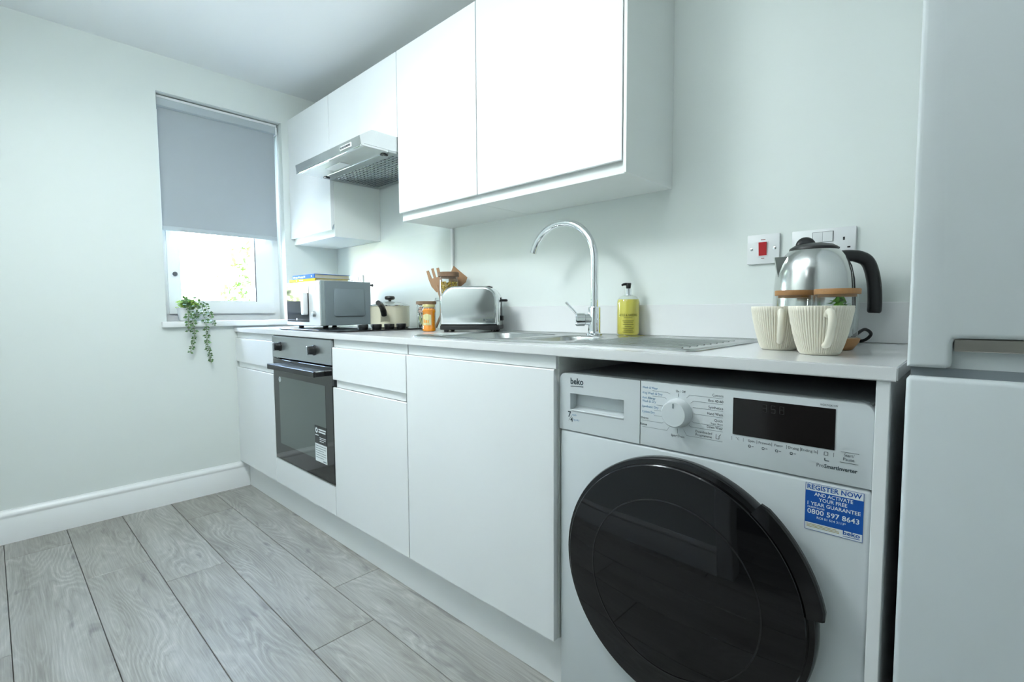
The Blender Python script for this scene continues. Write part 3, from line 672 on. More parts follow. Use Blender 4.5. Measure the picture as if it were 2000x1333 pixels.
for k in range(9):
    y_ = -.492 + k * .038
    obj('drainer_rib', prism(bmesh.new(), [(y_ - .006, ZS - .0002), (y_ - .004, ZS + .0012), (y_, ZS + .0018), (y_ + .004, ZS + .0012), (y_ + .006, ZS - .0002)], 'x', 2.115, 2.418), M_sink, t)
bm = bmesh.new(); l0 = rrect(SX0 + .004, SX1 - .004, SY0 + .004, SY1 - .004, .02, 6); l1 = rrect(SX0 + .013, SX1 - .013, SY0 + .013, SY1 - .013, .015, 6)
loft(bm, [[(a, b, ZS - .0001) for a, b in l0], [(a, b, ZS + .0022) for a, b in rrect(SX0 + .0075, SX1 - .0075, SY0 + .0075, SY1 - .0075, .018, 6)], [(a, b, ZS - .0001) for a, b in l1]], False, False); obj('raised_rim', bm, M_sink, t)

# ------------------------------------------------------------------ tap
tx, ty = 1.962, -.142; z0 = ZS + .0003
t = thing('mixer_tap', (tx, ty, z0), 'chrome swan-neck mixer tap with side lever behind the sink bowls', 'tap')
obj('base_ring', lathe(bmesh.new(), [(.026, 0), (.026, .004), (.022, .007), (.0205, .012)], 32), M_chrome, t, local=True)
obj('body', lathe(bmesh.new(), [(.0205, .006), (.0205, .088), (.019, .091), (.0135, .092)], 32), M_chrome, t, local=True)
rr = .134; zt = .242
pts = [(0, 0, .08), (0, 0, .13), (0, 0, .18), (0, 0, zt - .02)] + [(-rr + rr * math.cos(a), -.004 * 0, zt + rr * math.sin(a)) for a in [PI * .895 * k / 28 for k in range(29)]]
obj('spout', tube(bmesh.new(), pts, .0122, 18), M_chrome, t, local=True)
la = R(222); lx, ly = math.cos(la), math.sin(la)
bm = tube(bmesh.new(), [(lx * .012, ly * .012, .050), (lx * .030, ly * .030, .050), (lx * .032, ly * .032, .050), (lx * .058, ly * .058, .050), (lx * .062, ly * .062, .050)], [.0185, .0185, .0215, .0215, .017], 24)
cart = obj('lever_body', bm, M_chrome, t, local=True)
obj('lever_rod', tube(bmesh.new(), [(lx * .05, ly * .05, .060), (lx * .075, ly * .075, .088), (lx * .092, ly * .092, .107)], [.0045, .0045, .005], 12), M_chrome, cart, local=True)

# ------------------------------------------------------------------ soap bottle
sx, sy = 2.037, -.058; sa = math.atan2(-1.495 - sy, 2.87 - sx)
t = thing('soap_bottle', (sx, sy, ZT + .0005), 'clear pump bottle of yellow hand soap with black pump by the sink', 'bottle')
obj('liquid', lathe(bmesh.new(), [(.031, .002), (.0345, .006), (.0350, .012), (.0350, .108), (.0330, .117), (.0, .117)], 36), M_soap, t, local=True)
obj('bottle', lathe(bmesh.new(), [(.032, 0), (.0362, .004), (.0365, .010), (.0365, .105), (.034, .116), (.027, .125), (.016, .130), (.0135, .132)], 36, cap1=False), M_glass, t, local=True)
obj('collar', lathe(bmesh.new(), [(.0135, .128), (.0135, .131), (.0112, .132), (.0112, .152), (.009, .153)], 28), M_chrome, t, local=True)
pd = sa - 1.2
ph = obj('pump_head', lathe(bmesh.new(), [(.0065, .153), (.0075, .155), (.0082, .166), (.0065, .169), (0, .1695)], 20), M_black, t, local=True)
obj('nozzle', tube(bmesh.new(), [(-.008 * math.cos(pd), -.008 * math.sin(pd), .1665), (.01 * math.cos(pd), .01 * math.sin(pd), .1665), (.018 * math.cos(pd), .018 * math.sin(pd), .1655), (.0225 * math.cos(pd), .0225 * math.sin(pd), .1625)], [.004, .0045, .004, .003], 10), M_black, ph, local=True)
bm = bmesh.new()
def onb(zb): return lambda a, b: (.0368 * math.cos(sa + a / .0368), .0368 * math.sin(sa + a / .0368), zb + b)
put_text(bm, 'BAYLIS & HARDING', 0, 0, 0, h=.0075, width=.064, align='CENTER', bold=.01, fn=onb(.063))
put_text(bm, 'ENGLAND', 0, 0, 0, h=.0026, width=.026, align='CENTER', fn=onb(.0575))
for k, w_ in enumerate((.036, .030, .034, .022, .036, .03, .036)):
    f = onb(.048 - k * .006); q = [(-w_ / 2 + w_ * i / 6, 0) for i in range(7)]
    bm.faces.new([bm.verts.new(f(a, -.0007)) for a, _ in q] + [bm.verts.new(f(a, .0007)) for a, _ in q[::-1]])
obj('label_lettering', bm, M_inkdk, t, local=True, smooth=False)

# ------------------------------------------------------------------ kettle
kx, ky = 2.578, -.136
t = thing('kettle', (kx, ky, ZT + .0005), 'brushed steel electric kettle with black lid and curved black handle', 'kettle', rz=R(36))
obj('power_base', lathe(bmesh.new(), [(.080, 0), (.083, .003), (.082, .013), (.074, .017)], 40), M_black, t, local=True)
obj('body', lathe(bmesh.new(), [(.079, .018), (.0835, .022), (.0842, .05), (.0838, .09), (.0815, .139), (.0785, .168), (.0725, .190), (.0650, .2065), (.0560, .218), (.0500, .2235)], 56), M_kettle, t, local=True)
ld = obj('lid', lathe(bmesh.new(), [(.0495, .2225), (.0515, .224), (.050, .2285), (.040, .235), (.02, .239), (0, .240)], 40), M_black, t, local=True)
bm = bmesh.new(); bmesh.ops.create_uvsphere(bm, u_segments=24, v_segments=12, radius=1); bmesh.ops.scale(bm, vec=(.0225, .013, .021), verts=bm.verts[:]); bmesh.ops.translate(bm, vec=(-.018, 0, .2335), verts=bm.verts[:]); obj('lid_knob', bm, M_black, ld, local=True)
sp = []
for r_, z, w_, rb in ((.0795, .160, .004, .078), (.0822, .175, .009, .0745), (.0850, .190, .013, .070), (.0880, .2075, .016, .062)):
    sp.append([(-rb + .004, w_, z), (-r_, 0.000 + .003, z), (-r_, -.003, z), (-rb + .004, -w_, z)])
obj('spout', loft(bmesh.new(), sp, True, False, closed=False), M_kettle, t, local=True)
hpts = smooth_path([(.050, 0, .206), (.072, 0, .209), (.096, 0, .207), (.118, 0, .196), (.130, 0, .170), (.137, 0, .132), (.139, 0, .095), (.138, 0, .073)], 5)
obj('handle', tube(bmesh.new(), hpts, [.0135] * 10 + [.0145] * (len(hpts) - 12) + [.0138, .011], 16), M_black, t, local=True)
obj('handle_mount', loft(bmesh.new(), [[(a + .002, b, z) for a, b in ((r_ - .012, -.014), (r_ + .006, -.011), (r_ + .006, .011), (r_ - .012, .014))] for r_, z in ((.0845, .085), (.0830, .12), (.0800, .155), (.073, .185), (.058, .212))]), M_black, t, local=True)
obj('power_cord', tube(bmesh.new(), smooth_path([(.07, -.02, .008), (.095, -.01, .022), (.122, 0.005, .034), (.140, .012, .022), (.128, .022, .006), (.10, .045, .004)]), .0038, 8), M_black, t, local=True)

# ------------------------------------------------------------------ mugs and lidded glasses
def mug():
    t = thing('mug', (0, 0, 0), '', 'mug', 'ribbed cream mugs on the worktop')
    H = .0885
    prof = [(.030, 0), (.033, .0025), (.036, .010), (.0415, .028), (.0465, .050), (.0502, .070), (.0530, H)]
    fl_ = lambda a, h: (.016 * abs(math.cos(a * 36)) if .006 < h < H - .003 else 0)
    bm = bmesh.new(); n = 384
    full = prof[:]; pr = []
    for (r0, h0), (r1, h1) in zip(full, full[1:]): pr += [(r0, h0), ((r0 + r1) / 2 + .0004, (h0 + h1) / 2)]
    pr += [full[-1]]
    lathe(bm, pr + [(.0523, H + .001), (.0505, H), (.048, .070), (.043, .04), (.034, .010), (0, .007)], n, mod=lambda a, h, s={'k': 0}: 0)
    for v in bm.verts:
        r_ = math.hypot(v.co.x, v.co.y); a = math.atan2(v.co.y, v.co.x); z = v.co.z
        outer = r_ > .0305 and r_ > .0305 + (z / H) * .0215 - .0008
        if outer and .004 < z < H - .0005:
            k = 1 + .042 * (abs(math.cos(a * 32)) ** .5 - .85); v.co.x *= k; v.co.y *= k
    obj('cup', bm, M_cream, t, local=True, ang=60)
    hp_ = smooth_path([(.0485, 0, .073), (.060, 0, .079), (.073, 0, .076), (.079, 0, .064), (.076, 0, .050), (.066, 0, .034), (.052, 0, .022), (.0385, 0, .019)], 5)
    obj('handle', tube(bmesh.new(), hp_, .0062, 12), M_cream, t, local=True)
    return t
m1 = mug(); m1.location = (2.657, -.437, ZT + .0005); m1.rotation_euler.z = R(-66); m1['label'] = 'ribbed cream mug at the front, nearest the fridge'
m2 = copy_tree(m1); m2.location = (2.567, -.361, ZT + .0005); m2.rotation_euler.z = R(-72); m2['label'] = 'ribbed cream mug on the left, partly behind the front mug'
def glass_cup(x, y, k, label):
    t = thing('lidded_glass', (x, y, ZT + .0005), label, 'glass jar', 'glasses with bamboo lids')
    obj('bamboo_base', lathe(bmesh.new(), [(.027 * k, 0), (.031 * k, .002), (.040 * k, .015), (.0425 * k, .0235), (.0405 * k, .0245), (0, .022)], 36), M_bamboo, t, local=True)
    obj('glass', lathe(bmesh.new(), [(.036 * k, .0248), (.0375 * k, .027), (.0385 * k, .113)], 36, cap1=False), M_glass, t, local=True)
    obj('bamboo_lid', lathe(bmesh.new(), [(.034 * k, .108), (.034 * k, .1133), (.0410 * k, .1135), (.0415 * k, .1225), (.0405 * k, .1245), (0, .1245)], 36), M_bamboo, t, local=True)
    return t
glass_cup(2.657, -.296, 1.0, 'glass with bamboo lid and base, right one with green contents')
glass_cup(2.5715, -.268, .93, 'empty glass with bamboo lid, left one behind the left mug')
bm = bmesh.new(); random.seed(8)
for i in range(60):
    a = random.uniform(0, 2 * PI); ph_ = random.uniform(-.4, 1.4); c = (.019 * math.cos(a) * math.cos(ph_), .019 * math.sin(a) * math.cos(ph_), .042 + .032 * math.sin(ph_))
    leafquad(bm, c, Vector((random.uniform(-1, 1), random.uniform(-1, 1), random.uniform(-.2, 1))), Vector((c[0], c[1], c[2] - .03)), .018, .011)
lathe(bm, [(0, 0), (.012, .004), (.016, .02), (.015, .055), (0, .072)], 12)
o = tag(obj('green_leaf_bundle', bm, M_green), 'bright green leafy bundle inside the right lidded glass', 'leaf bundle'); o.location = (2.661, -.298, ZT + .031)

# ------------------------------------------------------------------ switches and sockets
def plate(name, x0, x1, z0, z1, label, cat, yo=0):
    t = thing(name, ((x0 + x1) / 2, 0, (z0 + z1) / 2), label, cat)
    obj('plate', Bx(x0, x1, -.009, -.0004, z0, z1, bev=.002, seg=2), M_plastic, t); t.location.y = yo; return t
t = plate('cooker_switch', 2.386, 2.469, 1.068, 1.149, 'white wall switch plate with red rocker', 'switch')
cx, cz = 2.4275, 1.109
obj('rocker', prism(bmesh.new(), [(-.008, cz - .018), (-.0115, cz - .018), (-.0155, cz + .018), (-.008, cz + .018)], 'x', cx - .010, cx + .010), M_red, t)
obj('rocker_frame', slab_holes(bmesh.new(), [cx - .013, cx - .0103, cx + .0103, cx + .013], [cz - .021, cz - .0183, cz + .0183, cz + .021], {(1, 1)}, 'y', -.0105, -.008), M_plastic, t)
for s in (-1, 1):
    sc = obj('screw', lathe(bmesh.new(), [(.0042, -.0088), (.0042, -.0098), (.003, -.0103)][::-1], 14, (cx + s * .030, 0, cz), 'y'), M_chrome, t)
    obj('screw_slot', Bx(cx + s * .030 - .003, cx + s * .030 + .003, -.0106, -.0102, cz - .0006, cz + .0006), M_dark, sc)
bm = bmesh.new(); line(bm, [(cx - .006, cz + .0255), (cx + .006, cz + .0255)], .0022, -.0093); line(bm, [(cx - .004, cz - .0255), (cx + .004, cz - .0255)], .0022, -.0093); obj('print', bm, mat('brown_print', (.35, .12, .12), .6, noise=.05), t, smooth=False)
def socket(x0, x1, z0, z1, label, yo=0):
    t = plate('double_socket', x0, x1, z0, z1, label, 'socket', yo); w_ = x1 - x0; cx = (x0 + x1) / 2
    zr = z1 - .021
    obj('switch_surround', slab_holes(bmesh.new(), [cx - .0235, cx - .0225, cx + .0225, cx + .0235], [zr - .0135, zr - .0128, zr + .0128, zr + .0135], {(1, 1)}, 'y', -.0094, -.0088), M_gasket, t, smooth=False)
    for s in (-1, 1):
        obj('rocker', prism(bmesh.new(), [(-.008, zr - .012), (-.0108, zr - .012), (-.0125, zr + .012), (-.008, zr + .012)], 'x', cx + s * .0112 - .0108, cx + s * .0112 + .0108), M_plastic, t)
        sxx = cx + s * .046
        for ax, az, aw, ah in ((0, .010, .002, .004), (-.011, -.012, .0032, .002), (.011, -.012, .0032, .002)):
            obj('pin_hole', Bx(sxx + ax - aw, sxx + ax + aw, -.0094, -.0086, z0 + .040 + az - ah, z0 + .040 + az + ah), M_dark, t, smooth=False)
socket(2.499, 2.642, 1.069, 1.148, 'white double socket on the wall behind the kettle')
socket(.165, .303, 1.070, 1.148, 'white double socket on the wall behind the microwave', -.0062)

# ------------------------------------------------------------------ washing machine
wx0, wx1, wy, wz0, wz1 = X[4] + .004, X[5] - .002, -.578, .012, .797
ZPN = .6636
t = thing('washing_machine', ((wx0 + wx1) / 2, wy, 0), 'white front-loading washing machine with dark round door under the worktop', 'washing machine')
obj('cabinet', Bx(wx0 + .001, wx1 - .001, wy + .03, -.06, wz0, wz1 - .012, bev=.004, seg=2), M_wash, t)
obj('lid', Bx(wx0 + .004, wx1 - .004, wy + .014, -.06, wz1 - .012, wz1 - .0015, bev=.003, seg=2), M_washtop_shade, t)
obj('front_panel', Bx(wx0, wx1, wy, wy + .04, wz0 + .01, ZPN - .0012, bev=.006, seg=3), M_wash, t)
for fx in (wx0 + .05, wx1 - .05):
    for fy in (wy + .09, -.12): obj('foot', lathe(bmesh.new(), [(.02, 0), (.022, .004), (.015, .013)], 16, (fx, fy, 0)), M_black, t)
XSP = 2.3685
def panel_outline(a0, a1, rl, rr_):
    z0, z1 = ZPN + .0008, wz1; p = [(a0, z0), (a1, z0)]
    for i in range(6): q = R(90 * i / 5); p.append((a1 - rr_ + rr_ * math.cos(q), z1 - rr_ + rr_ * math.sin(q))) if rr_ else None
    if not rr_: p.append((a1, z1))
    for i in range(6): q = R(90 + 90 * i / 5); p.append((a0 + rl + rl * math.cos(q), z1 - rl + rl * math.sin(q))) if rl else None
    if not rl: p.append((a0, z1))
    return p
obj('control_panel', prism(bmesh.new(), panel_outline(XSP + .0006, wx1, 0, .016), 'y', wy - .001, wy + .03, bev=.002, seg=2), M_wash, t)
# detergent drawer with a grip recess: frame around the opening plus a sloped back
dz0, dz1, da0, da1 = .7135, .7515, 2.190, 2.331
bm = slab_holes(bmesh.new(), [wx0, da0, da1, XSP - .0006], [ZPN + .0008, dz0, dz1, wz1], {(1, 1)}, 'y', wy - .001, wy + .024)
es = [e for e in bm.edges if all(abs(v.co.x - wx0) < 1e-5 and abs(v.co.z - wz1) < 1e-5 for v in e.verts)]
bmesh.ops.bevel(bm, geom=es, offset=.016, segments=5, affect='EDGES', profile=.5)
dw = obj('detergent_drawer', bm, M_wash, t, ang=25)
obj('drawer_grip', prism(bmesh.new(), [(wy + .0235, dz1), (wy + .0235, dz0 + .006), (wy + .012, dz0 - .0005), (wy + .0245, dz0 - .0005), (wy + .0245, dz1)], 'x', da0 + .0005, da1 - .0005), M_wash, dw)
obj('grip_lip', prism(bmesh.new(), [(wy - .0005, dz0 + .0005), (wy - .0028, dz0 - .001), (wy - .0005, dz0 - .006)], 'x', da0 + .006, da1 - .001), M_wash, dw)
# dial
dcx, dcz, yf = 2.4505, .7415, wy - .001
dl = obj('programme_dial', lathe(bmesh.new(), [(.0285, yf), (.0285, yf - .003), (.0265, yf - .006), (.0255, yf - .020), (.0235, yf - .0225), (0, yf - .0228)][::-1], 48, (dcx, 0, dcz), 'y'), M_wash, t)
obj('dial_pointer', Bx(dcx - .0011, dcx + .0011, yf - .0236, yf - .0226, dcz + .012, dcz + .021), M_inkg, dl)
yt = yf - .0004
bm = bmesh.new()
put_text(bm, 'beko', 2.191, .7735, yt, h=.0135, width=.036, bold=.028); bq = obj('brand_lettering', bm, M_ink, t, smooth=False)
bm = bmesh.new(); bm.faces.new([bm.verts.new((2.191 + a * .036, yt, .7675 + b)) for a, b in ((0, -.0005), (.5, .0004), (1, .0008), (1, .0026), (.5, .0019), (0, .0009))]); obj('brand_underline', bm, M_ink, bq, smooth=False)
bm = bmesh.new(); put_text(bm, '7', 2.184, .6955, yt, h=.013, bold=.02); put_text(bm, '4', 2.1905, .6850, yt, h=.010, bold=.02); line(bm, [(2.186, .687), (2.1945, .699)], .0008, yt); obj('capacity_digits', bm, M_ink, t, smooth=False)
bm = bmesh.new(); put_text(bm, 'wash', 2.1955, .700, yt, h=.0042); put_text(bm, 'kg dry', 2.200, .689, yt, h=.0045); obj('capacity_lettering', bm, M_inkb, t, smooth=False)
bm = bmesh.new()
for s, z in (('Wash & Wear', .7825), ('4 kg Wash & Dry', .7715), ('Anti Allergy', .7615), ('Wash & Dry', .7545), ('Synthetic Dry', .7435), ('Cotton Dry', .7325)):
    put_text(bm, s, 2.3735, z, yt, h=.0046, width={'4': .044, 'S': .036, 'A': .029, 'C': .028}.get(s[0], .034 if '&' in s and 'Wear' in s else .030))
obj('drying_programme_lettering', bm, M_inkb, t, smooth=False)
bm = bmesh.new()
put_text(bm, 'Shirts', 2.371, .7195, yt, h=.0046, width=.0165); put_text(bm, 'Rinse', 2.370, .7062, yt, h=.0046, width=.0150, bold=.01)
put_text(bm, 'On / Off', 2.4455, .7818, yt, h=.0046, width=.0195); put_text(bm, 'Spin+Drain', 2.437, .6935, yt, h=.0046, width=.027)
for s, z, w_ in (('Cottons', .7818, .020), ('Eco 40-60', .7710, .027), ('Synthetics', .7585, .027), ('Hand Wash', .7465, .029), ('Quick', .7350, .0155), ('Super Short', .7292, .022), ('Down Wear', .7212, .029)):
    put_text(bm, s, 2.5365, z, yt, h=.0050 if s != 'Super Short' else .0034, width=w_, align='RIGHT')
put_text(bm, 'Downloaded', 2.486, .7092, yt, h=.0044, width=.031); put_text(bm, 'Programme', 2.486, .7027, yt, h=.0044, width=.031)
for (x0, x1, z) in ((2.533, 2.537, .706),): line(bm, [(2.5245, .712), (2.5245, .7035), (2.5300, .7035), (2.5300, .709), (2.5335, .7125)], .0008, yt)
obj('programme_lettering', bm, M_ink, t, smooth=False)['kind'] = 'stuff'
bm = bmesh.new(); lw = .00055
for z, xe, ze in ((.7792, 2.434, .7765), (.7685, 2.427, .7655), (.7512, 2.420, .7512), (.7402, 2.418, .7402), (.7292, 2.4185, .7292), (.7162, 2.4205, .7185), (.7030, 2.428, .7030)):
    x1 = {.7792: 2.4285, .7685: 2.4225, .7030: 2.428}.get(z, xe - .003)
    line(bm, [(2.3735 if z < .72 else 2.405 if z in (.7512,) else 2.40 if z < .76 else 2.396, z), (x1, z), ((xe, ze) if z != .7030 else (2.4335, .7120))], lw, yt)
for z, xs, zs in ((.7792, 2.467, .7725), (.7685, 2.475, .7635), (.7560, 2.480, .7560), (.7440, 2.482, .7440), (.7270, 2.4785, .7290), (.7180, 2.473, .7205), (.6995, 2.4625, .7105)):
    line(bm, [(xs, zs), (xs + (.006 if abs(zs - z) > .003 else .003), z), (2.5365, z)], lw, yt)
line(bm, [(dcx, .7730), (dcx, .7795)], .0009, yt); line(bm, [(dcx - .0005, .7105), (dcx - .0005, .7005)], .0007, yt)
obj('programme_lines', bm, M_inkg, t, smooth=False)
dsp = obj('display', Bx(2.554, 2.7115, yf - .0012, yf + .001, .7175, .784, bev=.0006), M_disp, t)
bm = bmesh.new()
def seg(bm, x, z, h, on, y):
    w_ = h * .5; P_ = {'a': ((0, h), (w_, h)), 'b': ((w_, h), (w_, h / 2)), 'c': ((w_, h / 2), (w_, 0)), 'd': ((0, 0), (w_, 0)), 'e': ((0, 0), (0, h / 2)), 'f': ((0, h / 2), (0, h)), 'g': ((0, h / 2), (w_, h / 2))}
    for s in on: line(bm, [(x + P_[s][0][0], z + P_[s][0][1]), (x + P_[s][1][0], z + P_[s][1][1])], h * .09, y)
for k, on in enumerate(('abcdg', 'acdfg', 'abcdefg')): seg(bm, 2.604 + k * .0135, .765, .0125, on, yf - .0015)
obj('display_digits', bm, mat('dim_display_digits', (.030, .030, .030), .4, noise=.05), dsp, smooth=False)
bm = bmesh.new()
put_text(bm, 'WDK742421W', 2.6895, .7872, yt, h=.0032, width=.0245)
for s, x0, w_ in (('°C', 2.560, .006), ('Spin', 2.581, .0105), ('Prewash', 2.5985, .0195), ('Fast+', 2.624, .013), ('Drying', 2.645, .016), ('Ending In', 2.6645, .0225)):
    put_text(bm, s, x0, .7080, yt, h=.0042, width=w_)
for x_ in (2.553, 2.573, 2.5955, 2.6195, 2.6425, 2.6635, 2.688, 2.7105): line(bm, [(x_, .7065), (x_, .7135)], .0006, yt)
for x_ in (2.5835, 2.606, 2.6275, 2.650):
    lathe(bm, [(.0024, yt), (.0015, yt)], 10, (x_, 0, .7005), 'y', cap0=False, cap1=False); line(bm, [(x_ + .0035, .7005), (x_ + .007, .7005)], .0009, yt); line(bm, [(x_ - .0018, .6985), (x_ + .0018, .6985)], .0009, yt)
line(bm, [(2.6975, .7065), (2.6975, .7125), (2.7025, .7125), (2.7025, .7075), (2.6985, .7070)], .0008, yt); line(bm, [(2.6985, .7025), (2.6985, .6985), (2.7045, .6985)], .0014, yt)
put_text(bm, 'Start/', 2.7245, .7105, yt, h=.0048, width=.0135); put_text(bm, 'Pause', 2.7235, .7040, yt, h=.0048, width=.0145)
line(bm, [(2.720, .7172), (2.744, .7172)], .0006, yt); line(bm, [(2.719, .7005), (2.7435, .7005)], .0006, yt)
obj('display_lettering', bm, M_ink, t, smooth=False)['kind'] = 'stuff'
bm = bmesh.new(); put_text(bm, 'SmartInverter', 2.698, .6865, yt, h=.0062, width=.0445, bold=.022); put_text(bm, 'Pro', 2.6875, .6865, yt, h=.0060, width=.010); obj('inverter_lettering', bm, M_ink, t, smooth=False)
# sticker
ys = wy - .0006; s0x, s1x, s0z, s1z = 2.6725, 2.7525, .5785, .6572
st = obj('guarantee_sticker', Bx(s0x, s1x, ys, wy - .0001, s0z, s1z), M_swhite, t, smooth=False)
obj('blue_field', Bx(s0x + .0006, s1x - .0006, ys - .0002, ys, .5910, .6445), M_sblue, st, smooth=False)
bm = bmesh.new(); yb_ = ys - .0003
e_ = .0004
for p_ in ([(s0x + e_, s0z + e_), (s1x - e_, s0z + e_)], [(s1x - e_, s0z + e_), (s1x - e_, s1z - e_)], [(s1x - e_, s1z - e_), (s0x + e_, s1z - e_)], [(s0x + e_, s1z - e_), (s0x + e_, s0z + e_)]): line(bm, p_, .0006, yb_)
put_text(bm, 'REGISTER NOW', 2.6752, .6472, yb_, h=.0076, width=.0745, bold=.02)
put_text(bm, 'beko', 2.7265, .5845, yb_, h=.0066, width=.0225, bold=.02)
bm.faces.new([bm.verts.new((2.7265 + a * .0225, yb_, .5815 + b)) for a, b in ((0, -.0002), (1, .0004), (1, .0014), (0, .0006))])
obj('blue_lettering', bm, M_sblue, st, smooth=False)
bm = bmesh.new()
for s, x0, x1, z, h in (('AND ACTIVATE', 2.6855, 2.7385, .6370, .0058), ('YOUR FREE', 2.692, 2.731, .6290, .0058), ('1 YEAR GUARANTEE', 2.6762, 2.7488, .6205, .0058), ('FREEPHONE', 2.6765, 2.7005, .6158, .0026), ('0800 597 8643', 2.6762, 2.7475, .6062, .0080), ('ROI 01 514 3113*', 2.690, 2.730, .5995, .0036)):
    put_text(bm, s, x0, z, yb_, h=h, width=x1 - x0, bold=.012)
obj('white_lettering', bm, M_swhite, st, smooth=False)
bm = bmesh.new()
for k in range(3): line(bm, [(2.6755, .5885 - k * .0022), (2.7215 - .004 * (k == 0), .5885 - k * .0022)], .0009, yb_)
obj('small_print', bm, mat('brown_small_print', (.45, .36, .12), .6, noise=.1), st, smooth=False)
# door
dx_, dz_ = 2.4515, .404
dr = obj('door', lathe(bmesh.new(), [(.247, wy + .004), (.2495, wy - .003), (.2495, wy - .022), (.247, wy - .0265), (.239, wy - .028), (.2385, wy - .031), (.232, wy - .0315)][::-1], 96, (dx_, 0, dz_), 'y', cap0=False), M_blackg, t)
obj('door_glass', lathe(bmesh.new(), [(.2375, wy - .0305), (.2375, wy - .0345), (.2355, wy - .0365), (.20, wy - .0395), (.15, wy - .0422), (.09, wy - .0440), (.04, wy - .0446), (0, wy - .0447)][::-1], 96, (dx_, 0, dz_), 'y'), M_doorglass, dr)
obj('inner_bowl_ring', lathe(bmesh.new(), [(.172, wy - .0416), (.1705, wy - .0422), (.169, wy - .0420)], 80, (dx_, 0, dz_), 'y', cap0=False, cap1=False), mat('faint_glass_ring', (.014, .014, .015), .15, noise=.05), dr)
bm = bmesh.new(); lps = []
for k in range(15):
    a = R(52 - 42.5 * k / 14); w_ = 1.0 if 0 < k < 14 else .88
    ro = .238 + .030 * w_; c_, s_ = math.cos(a), math.sin(a)
    lps.append([(dx_ + rr2 * c_, yy, dz_ + rr2 * s_) for rr2, yy in ((.240, wy - .028), (.240, wy - .037), (ro - .003, wy - .037), (ro, wy - .034), (ro, wy - .027), (ro - .004, wy - .024))])
obj('door_handle', loft(bm, lps), M_blackg, dr)

# ------------------------------------------------------------------ fridge freezer
fx0, fx1, fy = 2.7995, 3.36, -.618
t = thing('fridge_freezer', ((fx0 + fx1) / 2, fy, 0), 'tall white fridge freezer with recessed metal handle at the right edge', 'fridge')
obj('body', Bx(fx0 + .004, fx1 - .004, fy + .065, -.04, .02, 1.80, bev=.004), M_fridge, t)
obj('gasket', Bx(fx0 + .01, fx1 - .01, fy + .052, fy + .0655, .03, 1.79), M_fgrey, t)
hz0 = .9025; hx = 2.8465
ud = obj('upper_door', prism(bmesh.new(), [(fx0, .862)] + [(hx - .006, .862), (hx - .001, .865), (hx, .870), (hx, hz0 - .006), (hx + .002, hz0 - .001), (hx + .007, hz0)] + [(fx1 - .05, hz0), (fx1 - .05, .862), (fx1, .862), (fx1, 1.80), (fx0, 1.80)], 'y', fy, fy + .052, bev=.007, seg=4), M_fridge, t)
obj('recess_back', Bx(hx - .012, fx1 - .04, fy + .016, fy + .05, .8585, hz0 - .004), M_fridge, ud)
obj('handle_strip', Bx(hx + .0015, fx1 - .052, fy + .004, fy + .017, .8855, hz0 - .0008, bev=.001), M_bronze, ud)
obj('door_seal', Bx(fx0 + .004, fx1 - .004, fy + .012, fy + .052, .8485, .8615), M_fgrey, t)
obj('lower_door', Bx(fx0, fx1, fy, fy + .052, .05, .8495, bev=.007, seg=4), M_fridge, t)
for a in (fx0 + .06, fx1 - .06):
    for b in (fy + .12, -.1): obj('foot', lathe(bmesh.new(), [(.02, 0), (.018, .022)], 14, (a, b, 0)), M_black, t)

# ------------------------------------------------------------------ roller blind
t = thing('roller_blind', (-.05, -.61, 1.36), 'grey roller blind pulled halfway down over the window', 'blind')
b0, b1 = -.889, -.337
obj('fabric', Bx(-.0508, -.0500, b0 + .004, b1 - .004, 1.365, 1.937), M_blind, t, smooth=False)
obj('cassette', prism(bmesh.new(), [(-.085, 1.932), (-.045, 1.932), (-.036, 1.938), (-.036, 1.972), (-.045, 1.981), (-.085, 1.981)], 'y', b0, b1), M_blindrail, t)
obj('top_rail', Bx(-.086, -.033, b0, b1 + .006, 1.9725, 1.984, bev=.0015), M_plastic, t)
obj('end_bracket', Bx(-.086, -.033, b1, b1 + .009, 1.93, 1.9725, bev=.002), M_plastic, t)
obj('bottom_bar', Bx(-.0545, -.0465, b0 + .004, b1 - .004, 1.344, 1.366, bev=.002, seg=2), M_blindrail, t)
bm = bmesh.new()
for s in (-.004, .004): tube(bm, [(-.046 + s, b1 + .013, 1.95), (-.046 + s, b1 + .013, 1.6), (-.046 + s, b1 + .013, 1.25)], .0018, 6)
obj('pull_chain', bm, M_plastic, t)

